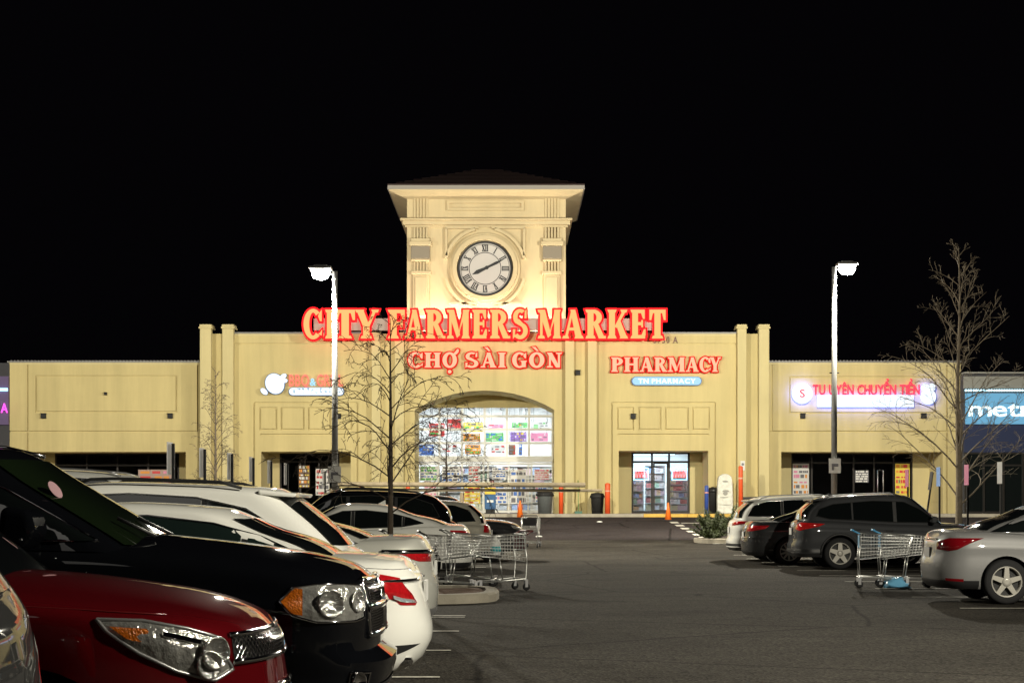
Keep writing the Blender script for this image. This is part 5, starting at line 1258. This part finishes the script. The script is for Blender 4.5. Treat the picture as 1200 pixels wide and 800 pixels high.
SILV = paint('silver',(.48,.48,.44),.5,.32); CHAMP = paint('champagne',(.42,.40,.33),.3,.35); DBLUE = paint('dark_blue',(.01,.018,.06),.3,.25); DGREY = paint('dark_grey',(.035,.036,.038),.5,.3); LSILV = paint('light_silver',(.28,.28,.28),.6,.28)
PI = math.pi

# --- dark red SUV (facing the aisle)
E = scaled(SUV,4.77,1.68,.92)
E.update(cf=.95,pf=2.35,sh=[(-2.385,1.0),(-2.2,1.06),(-1.6,1.10),(0,1.07),(.9,1.065),(1.3,1.045),(1.7,1.0),(2.0,.955),(2.2,.90),(2.3,.855),(2.385,.79)],crown=.095,wx=(1.40,-1.42),wr=.36,
    side=[(0,-.08),(.05,-.03),(.12,-.01),(.2,-.03),(.4,-.005),(.6,0),(.8,-.002),(.92,-.012),(.97,-.03),(1,-.065)],nose=[(0,-.10),(.15,-.02),(.3,.0),(.5,-.01),(.7,-.03),(.9,-.05),(1,-.09)],mirm=REDP,mirx=.45)
c1 = Car('dark red SUV at lower left showing its headlight and mesh grille','car',(-3.45,8.12,0),0,E,REDP)
hl = [(c1.sx(1.70),.975),(c1.sx(1.9),.965),(c1.sx(2.08),.925),(c1.sx(2.2),.875),(c1.fy(.60),.785),(c1.fy(.575),.735),(c1.fy(.66),.695),(c1.sx(2.14),.70),(c1.sx(2.02),.745),(c1.sx(1.87),.83),(c1.sx(1.74),.925)]
hs = c1.patch(hl,HEADL,'headlight',.004,dens=.02,nr=10,grow=.02)
def closed_line(C,poly,r,m,name,parent,sg,off=.006):
    pts = []
    for (a,za),(b_,zb_) in zip(poly,poly[1:]+poly[:1]):
        for k in range(4): pts.append(C.P(sg*(a+(b_-a)*k/4),za+(zb_-za)*k/4,off))
    q = MB(); q.tube(pts+pts[:1],r,6,cap=False); q.build(name,m,parent,fix=False)
def disc(C,s,z,r,m,name,parent,off=.03,depth=.03,n=20):
    c = C.P(s,z,off); c2 = C.P(s,z,off-depth); n_ = (c-c2).normalized(); a = n_.orthogonal().normalized(); b_ = n_.cross(a); q = MB(); vs = [c]
    for rr,dd in ((r*.25,-.002),(r*.6,.004),(r*.9,.016),(r,.02),(r*1.08,.012)):
        for k in range(n): t = 2*PI*k/n; vs.append(c+(a*math.cos(t)+b_*math.sin(t))*rr+n_*dd)
    fs = [(0,1+k,1+(k+1)%n) for k in range(n)]+[(1+l*n+k,1+(l+1)*n+k,1+(l+1)*n+(k+1)%n,1+l*n+(k+1)%n) for l in range(4) for k in range(n)]
    q.add(vs,fs,0,True); q.build(name,m,parent,fix=False)
for sg,h_ in zip((-1,1),hs):
    closed_line(c1,hl,.009,mat('lens_edge',(.5,.5,.5),.25,.6),'lens_edge',h_,sg)
    c1.patch([(c1.sx(1.755),.945),(c1.sx(1.93),.93),(c1.sx(1.94),.87),(c1.sx(1.83),.885)],AMBER,'amber_reflector',.019,(sg,),parent=h_)
    disc(c1,sg*c1.sx(2.16),.815,.07,BOWL,'bulb_bowl',h_,.03); disc(c1,sg*c1.fy(.69),.765,.06,BOWL,'bulb_bowl',h_,.022)
    c1.patch([(c1.sx(1.97),.92),(c1.sx(2.2),.845),(c1.sx(2.2),.825),(c1.sx(1.97),.90)],CHROME,'reflector_fin',.028,(sg,),parent=h_)
# hood crease and grille
c1.line([(c1.sx(2.0),.985),(c1.sx(1.6),1.015),(c1.sx(1.0),1.05)],.003,mat('red_edge',(.2,.02,.02),.3),'bonnet_seam')
gy = .56
c1.patch([(-c1.fy(gy),.775),(c1.fy(gy),.775),(c1.fy(gy),.875),(-c1.fy(gy),.875)],BLACK,'grille_opening',.004,(1,))
c1.patch([(-c1.fy(gy),.50),(c1.fy(gy),.50),(c1.fy(gy),.615),(-c1.fy(gy),.615)],BLACK,'grille_opening',.004,(1,))
def mesh_grille(C,y,z0,z1,step,r,m,name='grille_mesh',off=.008):
    q = MB(); a = C.fy(y); h = z1-z0
    k = -a-h
    while k < a:
        for d in (0,1):
            pts = []
            for i in range(5):
                f = i/4; u = k+h*f; z = z0+h*f if d == 0 else z1-h*f
                if -a <= u <= a: pts.append(C.P(u,z,off))
            if len(pts) > 1: q.tube(pts,r,4,cap=False)
        k += step
    q.build(name,m,C.t,fix=False,kind='stuff')
mesh_grille(c1,gy,.775,.875,.035,.0045,CHROME); mesh_grille(c1,gy,.50,.615,.035,.0045,CHROME)
for z,r in ((.885,.013),(.765,.016),(.625,.015),(.49,.012)): c1.line([(0,z),(c1.fy(gy+.01),z)],r,CHROME,'chrome_bar',True,.008)
c1.sill(.16); c1.rails(-1.7,.2)
disc(c1,-c1.fy(.62),.45,.05,CHROME,'fog_lamp',c1.t,.02); disc(c1,c1.fy(.62),.45,.05,CHROME,'fog_lamp',c1.t,.02)
# --- black SUV (facing the aisle)
U = scaled(SUV,5.08,1.77,.96)
U.update(cf=.62,pf=3.0,sh=[(-2.54,1.05),(-2.35,1.12),(-1.6,1.20),(0,1.21),(.9,1.20),(1.3,1.165),(1.8,1.105),(2.2,1.045),(2.42,.99),(2.54,.92)],crown=.095,wx=(1.55,-1.49),wr=.38,xf=[(0,1.22),(.5,.72),(1,.24)],
    dlo=[(-2.1,1.30),(-1.95,1.52),(-1.5,1.64),(-.6,1.695),(.0,1.68),(.36,1.55),(.92,1.25),(0,1.25),(-1.2,1.27)],
    nose=[(0,-.16),(.08,-.02),(.30,.03),(.40,.03),(.44,-.06),(.7,-.05),(.92,-.07),(1,-.12)],trimm=CHROME,screenm=GLASSG,mirs=1.45,mirm=BLACKP,mirx=.55)
c2 = Car('large black SUV behind the red one with chrome cross grille','car',(-3.3,10.66,0),0,U,BLACKP)
hl = [(c2.sx(1.98),.91),(c2.sx(2.06),.99),(c2.sx(2.2),1.005),(c2.sx(2.38),1.0),(c2.fy(.60),.985),(c2.fy(.64),.80),(c2.sx(2.42),.785),(c2.sx(2.2),.79),(c2.sx(2.06),.83)]
hs = c2.patch(hl,HEADL,'headlight',.005,dens=.02,nr=10,grow=.015)
for sg,h_ in zip((-1,1),hs):
    closed_line(c2,hl,.009,CHROME,'lens_edge',h_,sg)
    c2.patch([(c2.sx(1.99),.91),(c2.sx(2.07),.985),(c2.sx(2.12),.98),(c2.sx(2.12),.83),(c2.sx(2.06),.84)],AMBER,'amber_reflector',.016,(sg,),parent=h_)
    disc(c2,sg*c2.sx(2.28),.895,.078,BOWL,'bulb_bowl',h_,.026); disc(c2,sg*c2.fy(.74),.90,.06,BOWL,'bulb_bowl',h_,.024)
gy = .54
c2.patch([(-c2.fy(gy),.70),(c2.fy(gy),.70),(c2.fy(gy+.03),1.0),(-c2.fy(gy+.03),1.0)],BLACK,'grille_opening',.006,(1,))
mesh_grille(c2,gy,.71,.83,.032,.005,CHROME); mesh_grille(c2,gy,.88,.99,.032,.005,CHROME)
for z,r in ((1.005,.024),(.855,.028),(.69,.024)): c2.line([(0,z),(c2.fy(gy+.02),z)],r,CHROME,'chrome_bar',True,.01)
c2.line([(c2.fy(gy+.02),.69),(c2.fy(gy+.05),1.0)],.016,CHROME,'chrome_bar',True,.01); c2.line([(c2.fy(.04),.70),(c2.fy(.04),1.0)],.022,CHROME,'chrome_bar',True,.01)
c2.sill(.12); c2.rails(-1.9,.2,CHROME); c2.line([(c2.fy(.1),.32),(c2.fy(.9),.32),(c2.sx(2.1),.34)],.012,CHROME,'chrome_lip',True,.012)
for sg in (-1,1):
    q = disc(c2,sg*c2.fy(.80),.44,.055,CHROME,'fog_lamp',c2.t,.02)
    closed_line(c2,[(c2.fy(.70),.40),(c2.fy(.70),.48),(c2.sx(2.35),.49),(c2.sx(2.35),.42)],.008,CHROME,'fog_lamp_trim',c2.t,sg)
# wipers and windscreen sticker
for k in (0,1):
    q = MB(); q.tube([(1.17-.02*k,-.45+.6*k,1.27),(.95,-.5+.55*k,1.38)],.012,5); q.build('wiper',PLAST,c2.t)
t_ = .75; xx = c2.gf(t_)-.06; q = MB(); q.prism(blob(0,0,.065,.04,0,16),-.002,.002); o = q.build('windscreen_sticker',mat('pink_sticker',(.5,.3,.33),.6),c2.t); o.location = (c2.gf(.58)-.035,-.60,c2.gz(c2.gf(.58),.58)+.04); o.rotation_euler = (R(-25),R(38),R(52))
# --- grey SUV whose rear corner shows at the lower left edge
V = scaled(SUV,4.7,1.75,.94)
V.update(sh=[(-2.35,1.10),(-2.2,1.18),(-1.6,1.22),(0,1.2),(.9,1.18),(1.5,1.12),(2.1,1.0),(2.35,.85)],tail=[(0,-.14),(.12,-.02),(.3,.0),(.45,-.005),(.52,-.04),(.75,-.06),(.9,-.09),(1,-.15)],xr=[(0,-2.2),(.5,-2.02),(1,-1.66)],
    dlo=[(-1.9,1.29),(-1.75,1.5),(-1.4,1.6),(-.5,1.65),(.2,1.62),(.55,1.47),(1.0,1.22),(0,1.23),(-1.2,1.26)])
c3 = Car('grey SUV at the left edge showing only its rear corner','car',(-3.86,5.2,0),PI,V,mat('mid_grey_paint',(.045,.045,.045),.6,0.,coat=.7,spec=.0))
c3.tails([(c3.ry(.72),.60),(c3.ry(.70),1.0),(c3.ry(.84),1.06),(c3.rx(-1.98) if hasattr(c3,'rx') else c3.sx(-1.98),1.05),(c3.sx(-2.0),.80),(c3.ry(.86),.62)],REDL)
c3.line([(c3.ry(.0),1.06),(c3.ry(.84),1.06)],.026,CHROME,'chrome_bar',True,.01); c3.line([(c3.ry(.0),1.13),(c3.ry(.88),1.13)],.007,mat('blue_edge',(.05,.06,.12),.3),'boot_seam',True,.003)
c3.patch([(c3.ry(.0),.58),(c3.ry(.69),.58),(c3.ry(.67),1.02),(c3.ry(.0),1.02)],PLASTG,'plate_recess',.004)
c3.spoiler(PLAST); c3.sill(.2)
q = MB(); q.box(-2.12,-2.02,.1,.16,1.17,1.2); q.build('washer_nozzle',STEEL,c3.t)
# --- white sedan
M = scaled(SEDAN,4.69,1.435,.905)
M.update(sh=[(-2.345,.90),(-2.27,.985),(-2.1,1.02),(-1.7,1.045),(-1.2,1.04),(-.6,1.0),(0,.965),(.9,.945),(1.5,.9),(2.0,.82),(2.345,.66)],cr=.62,pr=2.5,
    tail=[(0,-.16),(.10,-.05),(.3,.02),(.42,.02),(.6,-.01),(.85,-.05),(.95,-.07),(1,-.11)],xr=[(0,-1.72),(.5,-1.42),(1,-.86)],glassm=mat('teal_glass',(.010,.018,.016),.03,0,coat=1.,spec=.8))
c4 = Car('white sedan behind the black SUV with swept red tail light','car',(-2.98,13.2,0),PI,M,WHITE)
tl = [(c4.sx(-1.86),.965),(c4.sx(-1.92),.86),(c4.sx(-2.02),.80),(c4.sx(-2.15),.755),(c4.ry(.72),.725),(c4.ry(.52),.715),(c4.ry(.50),.735),(c4.ry(.56),.80),(c4.ry(.66),.87),(c4.sx(-2.2),.92),(c4.sx(-2.05),.955)]
ts = c4.tails(tl)
for sg,o in zip((-1,1),ts): c4.patch([(c4.ry(.54),.735),(c4.ry(.70),.745),(c4.sx(-2.12),.775),(c4.sx(-2.12),.80),(c4.ry(.70),.775),(c4.ry(.58),.76)],WHTL,'clear_strip',.020,(sg,),parent=o)
c4.patch([(c4.sx(-1.80),.23),(c4.ry(.0),.23),(c4.ry(.0),.44),(c4.ry(.5),.43),(c4.ry(.74),.37),(c4.sx(-2.05),.29)],PLAST,'diffuser',.01)
for sg in (-1,1):
    p = c4.P(sg*c4.ry(.55),.29,.0); q = MB(); q.box(p.x-.03,p.x+.12,p.y-.10,p.y+.10,.27,.34); bevel(q.build('exhaust_tip',CHROME,c4.t),.02)
c4.line([(c4.sx(-1.2),.985),(c4.sx(-1.75),1.01),(c4.sx(-2.15),.985),(c4.ry(.3),.985)],.003,PLASTG,'boot_seam'); c4.plate(.80); c4.line([(0+c4.ry(.0),.90),(c4.ry(.34),.90)],.014,CHROME,'chrome_bar',True,.01)
# --- white estate SUV
G_ = scaled(SUV,4.85,1.63,.95); G_.update(trimm=CHROME,roof=[(-2.0,1.52),(-1.4,1.58),(-.5,1.62),(0,1.625),(.42,1.585)],xr=[(0,-2.28),(.5,-2.0),(1,-1.62)],dlo=[(-1.75,1.18),(-1.35,1.42),(-.9,1.52),(-.3,1.555),(.2,1.535),(.55,1.38),(1.05,1.08),(0,1.09),(-1.1,1.12)],pil=[.05,-.05,-.95,-1.0])
c5 = Car('white hatchback SUV with roof spoiler behind the white sedan','car',(-3.72,15.95,0),PI,G_,WHITE)
c5.spoiler(); c5.rails(-1.3,.25,BLACK); c5.tails([(c5.ry(.5),.95),(c5.ry(.74),.98),(c5.sx(-2.05),.99),(c5.sx(-2.05),.88),(c5.ry(.5),.84)]); c5.plate(.85); c5.sill(.16)
# --- silver sedan
N_ = scaled(SEDAN,4.85,1.45,.92); N_.update(sh=[(-2.425,.98),(-2.35,1.06),(-2.1,1.085),(-1.5,1.07),(-.9,1.03),(0,.97),(.9,.955),(1.5,.91),(2.0,.83),(2.425,.66)])
c6 = Car('silver white sedan with chrome boot trim next to the cart island','car',(-3.22,18.5,0),PI,N_,SILV)
c6.tails([(c6.ry(.35),.94),(c6.ry(.74),.98),(c6.sx(-2.0),.99),(c6.sx(-1.95),.95),(c6.ry(.74),.87),(c6.ry(.36),.86)]); c6.line([(c6.ry(0),.97),(c6.ry(.35),.965)],.028,CHROME,'chrome_bar',True,.01)
c6.plate(.78); c6.patch([(c6.sx(-2.1),.42),(c6.ry(.0),.42),(c6.ry(.0),.47),(c6.sx(-2.1),.46)],CHROME,'chrome_strip',.008); c6.sill(.14,STEEL)
# --- cars beyond the island, left row
N2 = scaled(SEDAN,4.75,1.45,.91); N2.update(trimm=BLACK,xr=[(0,-2.0),(.5,-1.55),(1,-.75)],dlo=[(-1.42,1.10),(-1.15,1.2),(-.8,1.29),(-.3,1.345),(.15,1.33),(.45,1.22),(.92,.99),(0,.995),(-1.0,1.03)])
c7 = Car('white fastback sedan beyond the carts in the left row','car',(-3.13,33.7,0),PI,N2,WHITE)
c7.tails([(c7.ry(.3),.92),(c7.ry(.74),.96),(c7.sx(-1.95),.97),(c7.sx(-1.95),.93),(c7.ry(.74),.88),(c7.ry(.3),.87)]); c7.fin(-.55); c7.sill(.12)
U2 = scaled(SUV,4.8,1.72,.95); U2.update(trimm=BLACK)
c8 = Car('black SUV with red tail lights behind the white fastback','car',(-3.47,36.4,0),PI,U2,BLACKP)
c8.tails([(c8.ry(.45),1.0),(c8.ry(.7),1.05),(c8.sx(-1.95),1.07),(c8.sx(-2.0),.97),(c8.ry(.7),.93),(c8.ry(.45),.9)]); c8.rails(-1.6,.2); c8.sill()
N3 = scaled(SUV,4.4,1.55,.90)
c9 = Car('champagne hatchback with round red tail lights in left row','car',(-2.62,39.1,0),PI,N3,CHAMP)
for sg in (-1,1): c9.patch([(c9.ry(.52),.82),(c9.ry(.52),1.0),(c9.ry(.80),1.0),(c9.ry(.82),.84)],REDL,'tail_light',.008,(sg,),grow=.03)
c9.plate(.8); c9.sill()
c10 = Car('black tall SUV beyond the champagne hatchback','car',(-4.0,41.8,0),PI,scaled(SUV,4.9,1.80,.96),BLACKP); c10.rails(-1.6,.2); c10.sill(); c10.tails([(c10.ry(.6),.9),(c10.ry(.6),1.1),(c10.sx(-2.1),1.1),(c10.sx(-2.1),.95)])
c11 = Car('dark crossover facing the aisle at end of left row','car',(-1.95,44.6,0),0,scaled(SUV,4.6,1.66,.92),DGREY)
for sg in (-1,1): c11.patch([(c11.fy(.5),.80),(c11.fy(.5),.90),(c11.sx(1.95),.93),(c11.sx(2.0),.85)],HEADL,'headlight',.006,(sg,),grow=.02)
c11.patch([(-c11.fy(.45),.55),(c11.fy(.45),.55),(c11.fy(.45),.80),(-c11.fy(.45),.80)],BLACK,'grille_opening',.006,(1,)); c11.sill()
for z in (.6,.68,.76): c11.line([(0,z),(c11.fy(.44),z)],.012,CHROME,'chrome_bar',True,.01)
c12 = Car('tall white SUV in the far row left of the parking signs','car',(-8.35,29.3,0),PI,scaled(SUV,5.1,2.02,1.0),WHITE); c12.rails(-1.8,.2,STEEL); c12.sill()
# --- right row
RV = scaled(SUV,4.57,1.66,.92); RV.update(sh=[(-2.285,1.0),(-2.15,1.06),(-1.6,1.10),(-.8,1.06),(0,1.02),(.9,1.0),(1.5,.97),(1.95,.91),(2.285,.75)],dlo=[(-1.80,1.20),(-1.72,1.36),(-1.4,1.47),(-.5,1.545),(.2,1.52),(.55,1.36),(1.0,1.05),(0,1.06),(-1.0,1.11),(-1.5,1.13)],pil=[.02,-.06,-.96,-1.0],spokes=5,spokew=.075,trimm=BLACK,handlem=PLAST)
c13 = Car('dark grey compact SUV with five spoke wheels in right row','car',(8.68,39.4,0),0,RV,GREYP,)
tl = [(c13.ry(.48),.98),(c13.ry(.70),1.06),(c13.sx(-2.0),1.05),(c13.sx(-1.62),1.03),(c13.sx(-1.75),.97),(c13.sx(-2.0),.92),(c13.ry(.70),.87),(c13.ry(.48),.9)]; c13.tails(tl,mat('bright_red_lens',(.6,.012,.012),.1,0,coat=1.,var=.3,vscale=20))
c13.spoiler(); c13.sill(.18); c13.rails(-1.6,.1,STEEL); c13.plate(.85); c13.fin(-1.3)
for sg in (-1,1):
    for x in c13.wx:
        q = MB(); q.tube([(x+.43*math.cos(R(a)),sg*(c13.W-.005),c13.wr+.43*math.sin(R(a))) for a in range(-10,191,12)],.03,6); q.build('arch_trim',PLAST,c13.t,fix=False)
GE = scaled(SEDAN,4.9,1.44,.93); GE.update(spokes=10,spokew=.032,trimm=CHROME)
c14 = Car('dark grey sedan with ten spoke wheels in right row','car',(8.12,42.1,0),0,GE,DGREY)
c14.tails([(c14.ry(.4),.90),(c14.ry(.74),.95),(c14.sx(-1.9),.96),(c14.sx(-2.0),.88),(c14.ry(.74),.82),(c14.ry(.4),.81)]); c14.plate(.72); c14.sill(.12); c14.line([(c14.ry(.05),.66),(c14.ry(.8),.66)],.012,CHROME,'chrome_bar',True,.01)
WS = scaled(SUV,4.7,1.66,.93); c15 = Car('pearl white SUV farthest in the right row beside the shrubs','car',(8.0,44.8,0),0,WS,WHITE)
c15.tails([(c15.ry(.4),.98),(c15.ry(.7),1.03),(c15.sx(-1.9),1.04),(c15.sx(-1.95),.97),(c15.ry(.7),.93),(c15.ry(.4),.92)]); c15.spoiler(); c15.rails(-1.6,.2,STEEL); c15.sill(.18); c15.plate(.8)
GH = scaled(SEDAN,4.7,1.46,.91); c16 = Car('light silver sedan at right edge with dark red tail light','car',(8.62,25.9,0),0,GH,LSILV)
c16.tails([(c16.ry(.42),.90),(c16.ry(.74),.97),(c16.sx(-1.7),.97),(c16.sx(-1.9),.90),(c16.sx(-2.1),.80),(c16.ry(.74),.78),(c16.ry(.42),.80)],REDD); c16.plate(.75); c16.sill(.12); c16.line([(c16.ry(.02),.945),(c16.ry(.42),.945)],.014,CHROME,'chrome_bar',True,.01)
for sg in (-1,1): c16.patch([(c16.sx(-2.0),.33),(c16.ry(.7),.34),(c16.ry(.7),.38),(c16.sx(-2.0),.37)],REDD,'reflector',.008,(sg,))
c17 = Car('dark blue sedan facing left behind the right row signs','car',(14.1,42.4,0),PI,scaled(SEDAN,4.7,1.45,.91),DBLUE); c17.sill()
for sg in (-1,1): c17.patch([(c17.fy(.5),.66),(c17.fy(.5),.76),(c17.sx(1.9),.82),(c17.sx(1.95),.74)],HEADL,'headlight',.006,(sg,),grow=.02)
